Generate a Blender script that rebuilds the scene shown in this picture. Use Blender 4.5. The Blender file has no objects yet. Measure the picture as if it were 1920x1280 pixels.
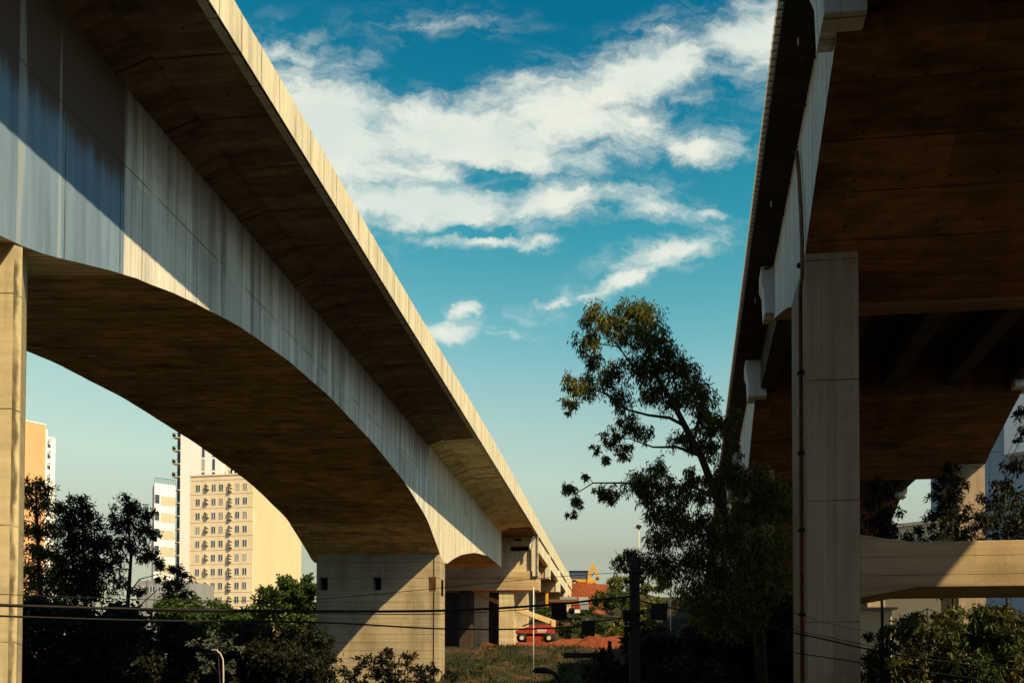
import bpy, math, random
import numpy as np
from mathutils import Vector, Matrix, Euler
R = math.radians
random.seed(7); rng = np.random.default_rng(7)
sc = bpy.context.scene
col = sc.collection

# ------------------------------------------------------------------ camera
F, CX, CY, PITCH, CZ = 1500.0, 1143.0, 1250.0, R(1.14), 1.7
cam = bpy.data.objects.new('camera', bpy.data.cameras.new('camera'))
col.objects.link(cam); sc.camera = cam
cam.location = (0, 0, CZ); cam.rotation_euler = (R(90) + PITCH, 0, 0)
cam.data.sensor_width = 36; cam.data.lens = 36 * F / 1920
cam.data.shift_x = -(CX - 960) / 1920; cam.data.shift_y = (CY - 640) / 1920
cam.data.clip_start = 0.1; cam.data.clip_end = 4000

# ------------------------------------------------------------------ sun, world
SUN = Vector((1.0, -0.85, 1.33)).normalized()
sl = bpy.data.lights.new('sun', 'SUN'); sun = bpy.data.objects.new('sun', sl); col.objects.link(sun)
sun.rotation_euler = SUN.to_track_quat('Z', 'Y').to_euler()
sl.energy = 5.0; sl.angle = R(0.55); sl.color = (1.0, 0.79, 0.45)
sc.view_settings.view_transform = 'Standard'; sc.view_settings.look = 'None'
sc.view_settings.exposure = 0.55; sc.view_settings.gamma = 1
sc.cycles.max_bounces = 6; sc.cycles.diffuse_bounces = 3; sc.cycles.transmission_bounces = 3

class NT:
    """tiny node-tree writer"""
    def __init__(s, tree): s.t = tree; s.n = tree.nodes; s.l = tree.links
    def node(s, typ, ins=None, **kw):
        n = s.n.new(typ)
        for k, v in kw.items(): setattr(n, k, v)
        for k, v in (ins or {}).items():
            if hasattr(v, 'is_output') or isinstance(v, bpy.types.NodeSocket): s.l.new(v, n.inputs[k])
            else: n.inputs[k].default_value = v
        return n
    def math(s, op, a, b=0.0, c=0.0, clamp=False):
        n = s.node('ShaderNodeMath', {0: a, 1: b, 2: c}, operation=op); n.use_clamp = clamp
        return n.outputs[0]
    def vmath(s, op, a, b=(0, 0, 0)):
        n = s.node('ShaderNodeVectorMath', {0: a, 1: b}, operation=op)
        return n.outputs['Value'] if op in ('LENGTH', 'DOT_PRODUCT') else n.outputs[0]
    def noise(s, vec, scale=1, detail=4, rough=.55, dist=0):
        return s.node('ShaderNodeTexNoise', {'Vector': vec, 'Scale': scale, 'Detail': detail, 'Roughness': rough, 'Distortion': dist}).outputs[0]
    def ramp(s, f, stops, interp='LINEAR'):
        n = s.node('ShaderNodeValToRGB', {0: f}); cr = n.color_ramp; cr.interpolation = interp
        while len(cr.elements) < len(stops): cr.elements.new(.5)
        for e, (p, c) in zip(cr.elements, stops):
            e.position = p; e.color = (*c, 1) if len(c) == 3 else c
        return n.outputs[0]
    def mix(s, f, a, b, mode='MIX'):
        n = s.node('ShaderNodeMix', data_type='RGBA', blend_type=mode)
        for k, v in ((0, f), (6, a), (7, b)):
            if isinstance(v, bpy.types.NodeSocket): s.l.new(v, n.inputs[k])
            else: n.inputs[k].default_value = (*v, 1) if isinstance(v, tuple) and len(v) == 3 else v
        return n.outputs[2]
    def mr(s, v, a, b, c=0.0, d=1.0, smooth=True):
        n = s.node('ShaderNodeMapRange', {0: v, 1: a, 2: b, 3: c, 4: d})
        if smooth: n.interpolation_type = 'SMOOTHSTEP'
        return n.outputs[0]

w = bpy.data.worlds.new('World'); sc.world = w; w.use_nodes = True
T = NT(w.node_tree); T.n.clear()
sky = T.node('ShaderNodeTexSky', sky_type='NISHITA'); sky.sun_disc = False
sky.sun_elevation = math.asin(SUN.z); sky.sun_rotation = math.atan2(SUN.x, SUN.y)
sky.air_density = 1.0; sky.dust_density = 1.6; sky.ozone_density = 2.0
g = T.node('ShaderNodeTexCoord').outputs['Generated']
sep = T.node('ShaderNodeSeparateXYZ', {0: g}).outputs
tint = T.ramp(sep[2], [(0.0, (0.491, 0.393, 0.243)), (0.158, (0.748, 0.561, 0.327)), (0.184, (0.935, 0.71, 0.402)), (0.245, (1.192, 1.0, 0.551)), (0.305, (1.145, 1.093, 0.636)), (0.361, (0.888, 1.112, 0.701)), (0.413, (0.537, 1.051, 0.701)), (0.489, (0.196, 0.888, 0.664)), (0.57, (0.056, 0.687, 0.589)), (0.643, (0.014, 0.533, 0.533)), (0.8, (0.0, 0.374, 0.444))])
tint = T.mix(T.mr(sep[1], -.35, .1), (.42, .50, .50), tint)
skyc = T.mix(1.0, sky.outputs[0], tint, 'MULTIPLY')
# clouds: u, v = direction over the forward component
yy = T.math('MAXIMUM', sep[1], 0.04)
u = T.math('DIVIDE', sep[0], yy); v = T.math('DIVIDE', sep[2], yy)
uv = T.node('ShaderNodeCombineXYZ', {0: u, 1: v, 2: 0.0}).outputs[0]
warpn = T.node('ShaderNodeTexNoise', {'Vector': uv, 'Scale': 7.0, 'Detail': 4, 'Roughness': .55}).outputs[1]
warp = T.vmath('MULTIPLY', T.vmath('SUBTRACT', warpn, (.5, .5, .5)), (.085, .055, 0))
warp2 = T.node('ShaderNodeTexNoise', {'Vector': uv, 'Scale': 34.0, 'Detail': 5, 'Roughness': .65}).outputs[1]
warp = T.vmath('ADD', warp, T.vmath('MULTIPLY', T.vmath('SUBTRACT', warp2, (.5, .5, .5)), (.045, .028, 0)))
uvw = T.vmath('ADD', uv, warp)
CL = [  # px, py, half-width, half-height, tilt in degrees, strength
    (610, 240, 260, 160, -25, 1.2), (860, 255, 330, 115, -6, 1.2), (1080, 205, 240, 75, -14, 1.0), (780, 365, 300, 60, -2, 1.2), (1010, 370, 160, 60, 12, 1.0),
    (1230, 120, 290, 85, 12, 1.0), (1420, 60, 150, 100, 15, .9), (1300, 252, 130, 40, 0, .7), (1200, 372, 160, 36, -14, .72), (1340, 388, 60, 16, 0, .6),
    (900, 436, 150, 17, -2, .75), (1020, 446, 45, 15, 0, .6), (1255, 468, 130, 30, 16, .85), (1170, 520, 110, 22, 26, .8), (1040, 557, 75, 18, 12, .85), (1100, 545, 60, 10, 10, .6),
    (872, 577, 36, 22, 10, .8), (850, 612, 66, 26, 0, .95), (945, 614, 50, 8, 0, .4), (540, 90, 160, 30, -12, .5), (820, 28, 70, 16, 0, .2)]
dens = None
for (px, py, a, b, t, k) in CL:
    d = T.vmath('SUBTRACT', uvw, ((px - CX) / F, (1280 - py) / F, 0))
    d = T.node('ShaderNodeVectorRotate', {'Vector': d, 'Angle': -R(t)}, rotation_type='Z_AXIS').outputs[0]
    d = T.vmath('LENGTH', T.vmath('MULTIPLY', d, (F / a, F / b, 0)))
    m = T.math('MULTIPLY', T.math('SUBTRACT', 1.0, d), k)
    dens = m if dens is None else T.math('SMOOTH_MAX', dens, m, .12)
for (px, py, a, b, t, k) in [(900, 308, 105, 34, -14, .62), (830, 100, 150, 45, 5, .8), (720, 135, 60, 22, -20, .5), (900, 418, 90, 13, -2, .5)]:
    d = T.vmath('SUBTRACT', uvw, ((px - CX) / F, (1280 - py) / F, 0))
    d = T.node('ShaderNodeVectorRotate', {'Vector': d, 'Angle': -R(t)}, rotation_type='Z_AXIS').outputs[0]
    d = T.vmath('LENGTH', T.vmath('MULTIPLY', d, (F / a, F / b, 0)))
    dens = T.math('SUBTRACT', dens, T.math('MULTIPLY', T.math('SUBTRACT', 1.0, d, clamp=True), k * 1.6))
st = T.node('ShaderNodeMapping', {'Vector': uvw, 'Scale': (1, 2.3, 1), 'Rotation': (0, 0, R(8))}).outputs[0]
n1 = T.noise(st, 12, 10, .64, 0); n2 = T.noise(st, 3.2, 5, .5)
nn = T.math('ADD', T.math('MULTIPLY', T.math('SUBTRACT', n1, .5), 2.2), T.math('MULTIPLY', T.math('SUBTRACT', n2, .5), 1.2))
dd = T.math('ADD', T.math('MULTIPLY', dens, 1.25), nn)
cov = T.mr(dd, -.10, .95)
cov = T.math('MULTIPLY', cov, T.mr(dens, -.32, .22))
veil = T.math('MULTIPLY', T.mr(dens, -.55, .25), T.mr(T.noise(st, 17, 8, .62, 0), .42, .78, 0, .55))
cov = T.math('MULTIPLY', T.math('MAXIMUM', cov, veil), .95)
cshade = T.mix(T.mr(T.noise(st, 6, 6, .6), .35, .7), (3.3, 3.65, 3.35), (4.0, 4.05, 3.5))
final = T.mix(cov, skyc, cshade)
bg = T.node('ShaderNodeBackground', {'Color': final, 'Strength': .15})
out = T.node('ShaderNodeOutputWorld', {0: bg.outputs[0]})

# ------------------------------------------------------------------ geometry helpers
def at(px, py, Y):
    """world point seen at photo pixel px, py lying Y metres in front"""
    a = (px - CX) / F; b = (CY - py) / F
    dx, dy, dz = a, math.cos(PITCH) - b * math.sin(PITCH), math.sin(PITCH) + b * math.cos(PITCH)
    return Vector((dx / dy * Y, Y, CZ + dz / dy * Y))
def frame_rot(vpx): return -math.atan((vpx - CX) / F)
def hit(px, py, th, x0):
    """point of a lane's vertical side plane x = x0 (lane frame turned by th) -> (y, z) in that frame"""
    p = at(px, py, 1.0); c, s = math.cos(-th), math.sin(-th)
    lx, ly = p.x * c - p.y * s, p.x * s + p.y * c
    k = x0 / lx
    return ly * k, CZ + (p.z - CZ) * k

def tag(o, label=None, cat=None, group=None, kind=None):
    if label: o['label'] = label
    if cat: o['category'] = cat
    if group: o['group'] = group
    if kind: o['kind'] = kind
    return o
def empty(name, loc=(0, 0, 0), rz=0):
    o = bpy.data.objects.new(name, None); col.objects.link(o)
    o.location = loc; o.rotation_euler = (0, 0, rz); o.empty_display_size = .3
    return o
def copy_tree(o, parent=None):
    c = o.copy(); col.objects.link(c); c.parent = parent
    for ch in list(o.children): copy_tree(ch, c)
    return c

class MB:
    def __init__(s): s.v = []; s.f = []; s.m = []
    def add(s, vs, fs, m=0):
        b = len(s.v); s.v += [tuple(p) for p in vs]
        for f in fs: s.f.append(tuple(b + i for i in f)); s.m.append(m)
        return s
    def box(s, x0, x1, y0, y1, z0, z1, m=0):
        vs = [(x, y, z) for z in (z0, z1) for y in (y0, y1) for x in (x0, x1)]
        return s.add(vs, [(0, 2, 3, 1), (4, 5, 7, 6), (0, 1, 5, 4), (2, 6, 7, 3), (0, 4, 6, 2), (1, 3, 7, 5)], m)
    def quad(s, a, b, c, d, m=0): return s.add([a, b, c, d], [(0, 1, 2, 3)], m)
    def prism(s, poly, z0, z1, m=0):
        n = len(poly); vs = [(x, y, z0) for x, y in poly] + [(x, y, z1) for x, y in poly]
        fs = [tuple(range(n))[::-1], tuple(range(n, 2 * n))] + [(i, (i + 1) % n, n + (i + 1) % n, n + i) for i in range(n)]
        return s.add(vs, fs, m)
    def prism_y(s, poly, y0, y1, m=0):   # poly in x, z
        n = len(poly); vs = [(x, y0, z) for x, z in poly] + [(x, y1, z) for x, z in poly]
        fs = [tuple(range(n)), tuple(range(n, 2 * n))[::-1]] + [(i, n + i, n + (i + 1) % n, (i + 1) % n) for i in range(n)]
        return s.add(vs, fs, m)
    def prism_x(s, poly, x0, x1, m=0):   # poly in y, z
        n = len(poly); vs = [(x0, y, z) for y, z in poly] + [(x1, y, z) for y, z in poly]
        fs = [tuple(range(n))[::-1], tuple(range(n, 2 * n))] + [(i, (i + 1) % n, n + (i + 1) % n, n + i) for i in range(n)]
        return s.add(vs, fs, m)
    def tube(s, pts, r, n=8, m=0, cap=True):
        pts = [Vector(p) for p in pts]; k = len(pts)
        rs = r if isinstance(r, (list, tuple)) else [r] * k
        b = len(s.v); up = None
        for i, p in enumerate(pts):
            d = (pts[min(i + 1, k - 1)] - pts[max(i - 1, 0)])
            d = d.normalized() if d.length > 1e-9 else Vector((0, 0, 1))
            if up is None: up = Vector((0, 0, 1)) if abs(d.z) < .9 else Vector((1, 0, 0))
            a = d.cross(up); a = a.normalized() if a.length > 1e-6 else Vector((1, 0, 0))
            c = a.cross(d).normalized(); up = c
            for j in range(n):
                t = 2 * math.pi * j / n
                q = p + (a * math.cos(t) + c * math.sin(t)) * rs[i]; s.v.append(tuple(q))
        for i in range(k - 1):
            for j in range(n):
                s.f.append((b + i * n + j, b + i * n + (j + 1) % n, b + (i + 1) * n + (j + 1) % n, b + (i + 1) * n + j)); s.m.append(m)
        if cap:
            s.f.append(tuple(b + j for j in range(n))[::-1]); s.m.append(m)
            s.f.append(tuple(b + (k - 1) * n + j for j in range(n))); s.m.append(m)
        return s
    def build(s, name, mats, parent=None, smooth=False, bevel=0):
        me = bpy.data.meshes.new(name); me.from_pydata(s.v, [], s.f)
        if not isinstance(mats, (list, tuple)): mats = [mats]
        for m in mats: me.materials.append(m)
        if len(mats) > 1: me.polygons.foreach_set('material_index', s.m)
        if smooth: me.polygons.foreach_set('use_smooth', [True] * len(me.polygons))
        me.update()
        o = bpy.data.objects.new(name, me); col.objects.link(o); o.parent = parent
        if bevel:
            md = o.modifiers.new('bevel', 'BEVEL'); md.width = bevel; md.segments = 2; md.limit_method = 'ANGLE'
        return o
def holed_wall(mb, x0, x1, z0, z1, y, holes, depth, m=0, mi=0):
    """front wall (facing -y) at y with rectangular recesses (x0,x1,z0,z1)"""
    xs = sorted({x0, x1, *[h[0] for h in holes], *[h[1] for h in holes]})
    zs = sorted({z0, z1, *[h[2] for h in holes], *[h[3] for h in holes]})
    for i in range(len(xs) - 1):
        for j in range(len(zs) - 1):
            a, b, c, d = xs[i], xs[i + 1], zs[j], zs[j + 1]
            mx, mz = (a + b) / 2, (c + d) / 2
            if any(h[0] < mx < h[1] and h[2] < mz < h[3] for h in holes): continue
            mb.quad((a, y, c), (b, y, c), (b, y, d), (a, y, d), m)
    for (a, b, c, d) in holes:
        Yb = y + depth
        mb.quad((a, Yb, c), (b, Yb, c), (b, Yb, d), (a, Yb, d), mi)
        mb.quad((a, y, c), (a, Yb, c), (a, Yb, d), (a, y, d), m); mb.quad((b, Yb, c), (b, y, c), (b, y, d), (b, Yb, d), m)
        mb.quad((a, y, c), (b, y, c), (b, Yb, c), (a, Yb, c), m); mb.quad((a, Yb, d), (b, Yb, d), (b, y, d), (a, y, d), m)

# ------------------------------------------------------------------ materials
def newmat(name):
    m = bpy.data.materials.new(name); m.use_nodes = True
    t = NT(m.node_tree); t.n.clear()
    bs = t.node('ShaderNodeBsdfPrincipled'); o = t.node('ShaderNodeOutputMaterial', {0: bs.outputs[0]})
    bs.inputs['Specular IOR Level'].default_value = .25
    return m, t, bs
def setc(t, bs, c):
    if isinstance(c, bpy.types.NodeSocket): t.l.new(c, bs.inputs['Base Color'])
    else: bs.inputs['Base Color'].default_value = (*c, 1)
def bump(t, bs, h, strength=.4, dist=.02):
    b = t.node('ShaderNodeBump', {'Height': h, 'Strength': strength, 'Distance': dist})
    t.l.new(b.outputs[0], bs.inputs['Normal'])
def plain(name, c, rough=.7, metal=0, var=.12, scale=3, spec=.25):
    m, t, bs = newmat(name)
    tc = t.node('ShaderNodeTexCoord').outputs['Object']
    n = t.noise(tc, scale, 5, .6)
    k = t.mr(n, .3, .7, 1 - var, 1 + var)
    cc = t.mix(1.0, c, t.node('ShaderNodeCombineColor', {0: k, 1: k, 2: k}).outputs[0], 'MULTIPLY')
    setc(t, bs, cc); bs.inputs['Roughness'].default_value = rough; bs.inputs['Metallic'].default_value = metal
    bs.inputs['Specular IOR Level'].default_value = spec
    bump(t, bs, t.noise(tc, scale * 8, 3), .15, .01)
    return m
def concrete(name, c, stain, streak=(1, 3, .15), boards=(0, 8, .05), joints=(('y', 2.4, .012),), amt=.5, patches=.35, zone=None, bdist=.015, bc=(.80, 1.14), cells=None, camt=.3):
    """board-marked concrete: streaks, boards, dark pour joints, blotches"""
    m, t, bs = newmat(name)
    tc = t.node('ShaderNodeTexCoord').outputs['Object']
    sp = t.node('ShaderNodeSeparateXYZ', {0: tc}).outputs
    mp = lambda s: t.node('ShaderNodeMapping', {'Vector': tc, 'Scale': s}).outputs[0]
    sN = t.noise(mp(streak), 1.0, 7, .62, .15)
    bN = t.noise(mp(boards), 1.0, 3, .7)
    big = t.noise(tc, .16, 5, .6, .6)
    fine = t.noise(tc, 9, 6, .7)
    base = t.mix(t.mr(bN, .25, .75), tuple(x * bc[0] for x in c), tuple(min(1, x * bc[1]) for x in c))
    base = t.mix(t.math('MULTIPLY', t.mr(sN, .45, .72), amt), base, stain)
    base = t.mix(t.math('MULTIPLY', t.mr(big, .48, .70), patches), base, tuple(x * .6 for x in stain))
    base = t.mix(t.math('MULTIPLY', t.mr(fine, .35, .8), .25), base, tuple(x * 1.25 for x in c))
    if cells:
        q = t.vmath('FLOOR', t.vmath('ADD', t.vmath('MULTIPLY', tc, cells), (.31, .37, .43)))
        wn = t.node('ShaderNodeTexWhiteNoise', {'Vector': q}, noise_dimensions='3D').outputs[0]
        kk = t.mr(wn, 0, 1, 1 - camt, 1 + camt, False)
        base = t.mix(1.0, base, t.node('ShaderNodeCombineColor', {0: kk, 1: kk, 2: kk}).outputs[0], 'MULTIPLY')
    if zone: base = zone(t, sp, base, sN, tc)
    jm = None
    wob = t.math('MULTIPLY', t.math('SUBTRACT', t.noise(tc, 1.3, 4), .5), .03)
    for ax, spc, wd in joints:
        q = t.math('ADD', sp['xyz'.index(ax)], wob)
        fr = t.math('ABSOLUTE', t.math('SUBTRACT', t.math('FRACT', t.math('DIVIDE', q, spc)), .5))
        k = t.mr(fr, .5 - wd / spc * 1.6, .5 - wd / spc * .5)
        k = t.math('MULTIPLY', k, t.mr(t.noise(tc, 1.1, 3), .3, .6, .35, 1.0))
        jm = k if jm is None else t.math('MAXIMUM', jm, k)
    if jm is not None: base = t.mix(t.math('MULTIPLY', jm, .9), base, tuple(x * .3 for x in stain))
    if cells and cells[2] == 0 and cells[0]:   # tie holes in a regular grid
        fx = t.math('ABSOLUTE', t.math('SUBTRACT', t.math('FRACT', t.math('MULTIPLY', sp[0], 1 / 1.2)), .5))
        fy = t.math('ABSOLUTE', t.math('SUBTRACT', t.math('FRACT', t.math('MULTIPLY', sp[1], 1 / 1.15)), .25))
        dd_ = t.math('ADD', t.math('MULTIPLY', fx, fx), t.math('MULTIPLY', fy, fy))
        base = t.mix(t.math('MULTIPLY', t.mr(dd_, .0022, .0008), .7), base, tuple(x * .3 for x in stain))
    vor = t.node('ShaderNodeTexVoronoi', {'Vector': tc, 'Scale': 1.7}, feature='F1').outputs[0]
    pit = t.math('MULTIPLY', t.mr(vor, .035, .02), .8)
    base = t.mix(pit, base, tuple(x * .25 for x in stain))
    setc(t, bs, base); bs.inputs['Roughness'].default_value = .88
    h = t.math('ADD', t.math('MULTIPLY', bN, .6), t.math('MULTIPLY', fine, .25))
    if jm is not None: h = t.math('SUBTRACT', h, jm)
    bump(t, bs, h, .55, bdist)
    return m

WARM = (.46, .41, .31)
M = {}
def z_near(t, sp, base, sN, tc):   # first girder segment: rust-brown weathered above its pour joint, bluish below
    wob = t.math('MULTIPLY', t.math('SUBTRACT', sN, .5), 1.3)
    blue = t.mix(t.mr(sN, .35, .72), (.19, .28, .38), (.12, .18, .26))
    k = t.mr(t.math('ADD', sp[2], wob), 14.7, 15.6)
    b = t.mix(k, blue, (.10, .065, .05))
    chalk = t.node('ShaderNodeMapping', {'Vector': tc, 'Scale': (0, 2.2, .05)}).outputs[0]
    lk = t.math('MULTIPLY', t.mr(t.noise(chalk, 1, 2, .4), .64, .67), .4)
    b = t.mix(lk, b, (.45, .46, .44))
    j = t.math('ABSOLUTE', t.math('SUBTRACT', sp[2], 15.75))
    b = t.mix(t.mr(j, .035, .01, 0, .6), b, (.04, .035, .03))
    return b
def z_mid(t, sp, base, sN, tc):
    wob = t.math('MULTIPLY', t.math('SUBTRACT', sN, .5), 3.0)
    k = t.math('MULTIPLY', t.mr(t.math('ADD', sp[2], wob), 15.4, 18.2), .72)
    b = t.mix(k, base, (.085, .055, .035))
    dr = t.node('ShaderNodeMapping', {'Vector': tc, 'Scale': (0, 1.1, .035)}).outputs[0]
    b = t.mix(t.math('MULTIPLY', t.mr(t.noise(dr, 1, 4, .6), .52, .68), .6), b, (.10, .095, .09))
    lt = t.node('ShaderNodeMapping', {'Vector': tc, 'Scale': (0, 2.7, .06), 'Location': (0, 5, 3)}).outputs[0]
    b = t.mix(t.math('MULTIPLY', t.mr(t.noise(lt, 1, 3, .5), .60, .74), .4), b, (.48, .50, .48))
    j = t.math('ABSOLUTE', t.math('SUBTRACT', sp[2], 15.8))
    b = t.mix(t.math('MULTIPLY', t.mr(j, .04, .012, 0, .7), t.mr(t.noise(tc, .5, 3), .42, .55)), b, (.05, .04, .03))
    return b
WEBJ = (('y', 2.2, .012),)
M['web_near'] = concrete('bluish_web', (.40, .40, .38), (.2, .2, .2), (1, 2.2, .12), (0, 6, .04), (('y', 2.1, .016),), zone=z_near, cells=(0, 1 / 2.1, 1 / 1.9), camt=.10)
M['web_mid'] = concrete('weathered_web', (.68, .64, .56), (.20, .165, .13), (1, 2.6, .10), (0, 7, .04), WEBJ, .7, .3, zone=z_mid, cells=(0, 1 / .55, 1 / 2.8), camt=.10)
M['web_far'] = concrete('pale_web', (.66, .60, .46), (.36, .31, .24), (1, 2.0, .10), (0, 5, .04), WEBJ, .6, .2, cells=(0, 1 / .55, 1 / 2.8), camt=.10)
SOJ = (('y', 2.3, .03), ('x', 2.4, .008))
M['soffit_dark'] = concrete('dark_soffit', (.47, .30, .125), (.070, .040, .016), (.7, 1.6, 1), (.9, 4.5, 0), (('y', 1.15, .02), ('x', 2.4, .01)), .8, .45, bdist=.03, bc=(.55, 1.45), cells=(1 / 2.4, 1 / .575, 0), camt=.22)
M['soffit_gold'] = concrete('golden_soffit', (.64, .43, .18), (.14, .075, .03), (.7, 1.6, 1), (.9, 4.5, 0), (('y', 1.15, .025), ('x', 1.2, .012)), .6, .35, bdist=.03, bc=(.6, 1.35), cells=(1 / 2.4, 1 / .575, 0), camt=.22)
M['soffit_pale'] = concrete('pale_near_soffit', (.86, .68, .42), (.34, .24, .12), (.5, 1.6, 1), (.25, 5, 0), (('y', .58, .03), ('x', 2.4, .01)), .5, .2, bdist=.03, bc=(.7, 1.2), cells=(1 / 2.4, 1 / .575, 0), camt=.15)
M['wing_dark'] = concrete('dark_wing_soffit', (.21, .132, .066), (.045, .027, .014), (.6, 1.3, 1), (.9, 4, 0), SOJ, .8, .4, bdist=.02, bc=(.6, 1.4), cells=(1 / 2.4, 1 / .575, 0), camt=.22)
M['wing_bounce'] = concrete('bounce_lit_wing_soffit', (.90, .66, .33), (.30, .17, .06), (.6, 1.3, 1), (.9, 4, 0), SOJ, .75, .4, bdist=.02, bc=(.6, 1.4), cells=(1 / 2.4, 1 / .575, 0), camt=.22)  # ground bounce on the far overhang put into the golden colour
M['fascia'] = concrete('fascia_concrete', (.64, .57, .41), (.24, .19, .13), (1, 1.6, .25), (0, 4.5, .05), (('y', 1.15, .018),), .45, .12, cells=(0, 1 / .29, 0), camt=.10)
M['pier'] = concrete('pier_concrete', (.62, .50, .29), (.22, .17, .10), (1.4, 1, .12), (.3, 0, 2.6), (('z', 2.6, .012), ('x', 1.25, .008)), .5, .3, cells=(1 / 1.25, 0, 1 / 2.6), camt=.10)
M['pier_form'] = concrete('ribbed_pier_concrete', (.40, .32, .20), (.17, .12, .065), (1.0, 1, .3), (.12, 0, 5.2), (('z', .58, .012), ('x', 1.3, .006)), .55, .3, bdist=.02)
M['pier_right'] = concrete('grey_pier_concrete', (.37, .275, .185), (.17, .12, .075), (1.6, 1, .10), (3.6, 0, .06), (('z', 3.4, .014), ('x', .5, .003)), .6, .45, cells=(1 / .25, 0, 1 / 3.4), camt=.10)
M['web_right'] = concrete('grey_board_web', (.60, .60, .57), (.26, .24, .21), (1, 3.2, .07), (0, 6.5, .03), (('y', .58, .018),), .6, .12, bdist=.03, cells=(0, 1 / .29, 0), camt=.10)
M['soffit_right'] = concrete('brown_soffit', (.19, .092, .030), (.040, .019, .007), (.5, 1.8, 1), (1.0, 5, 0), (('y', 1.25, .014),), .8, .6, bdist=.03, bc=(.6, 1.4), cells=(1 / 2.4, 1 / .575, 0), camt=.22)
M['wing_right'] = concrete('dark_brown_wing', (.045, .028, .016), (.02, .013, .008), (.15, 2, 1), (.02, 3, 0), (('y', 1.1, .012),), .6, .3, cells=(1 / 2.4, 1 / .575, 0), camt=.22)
M['beam_right'] = concrete('crossbeam_concrete', (.46, .33, .18), (.22, .14, .06), (.16, 1, 1.3), (.03, 0, 3.0), (('z', .52, .008), ('x', 4.6, .008)), .6, .5, cells=(1 / 4.6, 0, 1 / .52), camt=.10)
M['dark_conc'] = concrete('dark_shade_concrete', (.05, .035, .022), (.025, .018, .01), (1, 1, .3), (1, 1, .2), (), .5, .3)  # near-black tone; on rear pier, column and wall it stands in for shade
M['void'] = plain('dark_void', (.012, .010, .008), .9)
M['steel_dark'] = plain('dark_steel', (.012, .010, .009), .7, 0)
M['rubber'] = plain('black_rubber', (.007, .006, .005), .7)
M['rust'] = plain('rusty_pipe', (.16, .07, .03), .75, 0, .4, 6)
M['pvc'] = plain('white_pvc', (.72, .70, .64), .4)
M['rail'] = plain('rail_concrete', (.42, .33, .22), .8)
M['glass'], t, bs = newmat('window_glass')
rn = t.node('ShaderNodeObjectInfo').outputs['Random']
setc(t, bs, t.ramp(rn, [(0, (.05, .07, .10)), (.45, (.10, .13, .17)), (.6, (.30, .28, .23)), (.8, (.07, .09, .12)), (.93, (.45, .40, .32))], 'CONSTANT')); bs.inputs['Roughness'].default_value = .12; bs.inputs['Specular IOR Level'].default_value = .5
M['glass_dark'] = plain('dark_glass', (.03, .045, .06), .1, 0, .3, .6, spec=.6)
def painted(name, c, dirt, amt=.4, sc_=(.4, .4, .12)):
    m, t, bs = newmat(name)
    tc = t.node('ShaderNodeTexCoord').outputs['Object']
    n = t.noise(t.node('ShaderNodeMapping', {'Vector': tc, 'Scale': sc_}).outputs[0], 1, 6, .65)
    setc(t, bs, t.mix(t.math('MULTIPLY', t.mr(n, .42, .75), amt), c, dirt)); bs.inputs['Roughness'].default_value = .8
    return m
M['beige'] = painted('beige_render', (.80, .66, .44), (.55, .43, .27), .45)
M['cream'] = painted('cream_render', (.64, .52, .33), (.56, .43, .23), .5)
M['white'] = painted('white_render', (.84, .83, .78), (.68, .66, .60), .4)
M['tan'] = painted('tan_render', (.52, .47, .35), (.38, .33, .24), .4)
M['orange'] = painted('orange_tile', (.66, .36, .18), (.52, .27, .13), .5)
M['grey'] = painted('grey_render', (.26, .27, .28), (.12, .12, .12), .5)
M['greyblue'] = painted('bluegrey_cladding', (.27, .36, .42), (.20, .27, .31), .4)
M['frame_w'] = plain('white_frame', (.62, .60, .54), .6)

def leafmat(name, c1, c2, trans=.25):
    m = bpy.data.materials.new(name); m.use_nodes = True
    t = NT(m.node_tree); t.n.clear()
    rnd = t.node('ShaderNodeNewGeometry').outputs['Random Per Island']
    c = t.ramp(rnd, [(0, c1), (.45, tuple((x + y) / 2 for x, y in zip(c1, c2))), (.85, c2), (1, tuple(x * 1.5 for x in c2))])
    d = t.node('ShaderNodeBsdfPrincipled', {'Base Color': c, 'Roughness': .6, 'Specular IOR Level': .2})
    tr = t.node('ShaderNodeBsdfTranslucent', {'Color': c})
    mx = t.node('ShaderNodeMixShader', {0: trans, 1: d.outputs[0], 2: tr.outputs[0]})
    t.node('ShaderNodeOutputMaterial', {0: mx.outputs[0]})
    return m
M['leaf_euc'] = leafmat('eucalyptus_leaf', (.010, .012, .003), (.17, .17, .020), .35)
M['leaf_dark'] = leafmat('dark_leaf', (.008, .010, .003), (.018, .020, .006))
M['leaf_green'] = leafmat('green_leaf', (.020, .040, .006), (.055, .085, .012), .3)
M['leaf_olive'] = leafmat('olive_leaf', (.014, .018, .004), (.085, .085, .014), .3)
M['leaf_grass'] = leafmat('grass_blade', (.012, .016, .004), (.040, .042, .010), .2)
M['leaf_lime'] = leafmat('lime_leaf', (.07, .085, .012), (.17, .17, .025), .35)
M['leaf_pale'] = leafmat('pale_leaf', (.03, .038, .024), (.10, .11, .075), .3)
M['bark'] = plain('bark', (.03, .021, .014), .9, 0, .5, 4)
M['bark_pale'] = plain('pale_bark', (.045, .034, .024), .85, 0, .4, 3)

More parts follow.
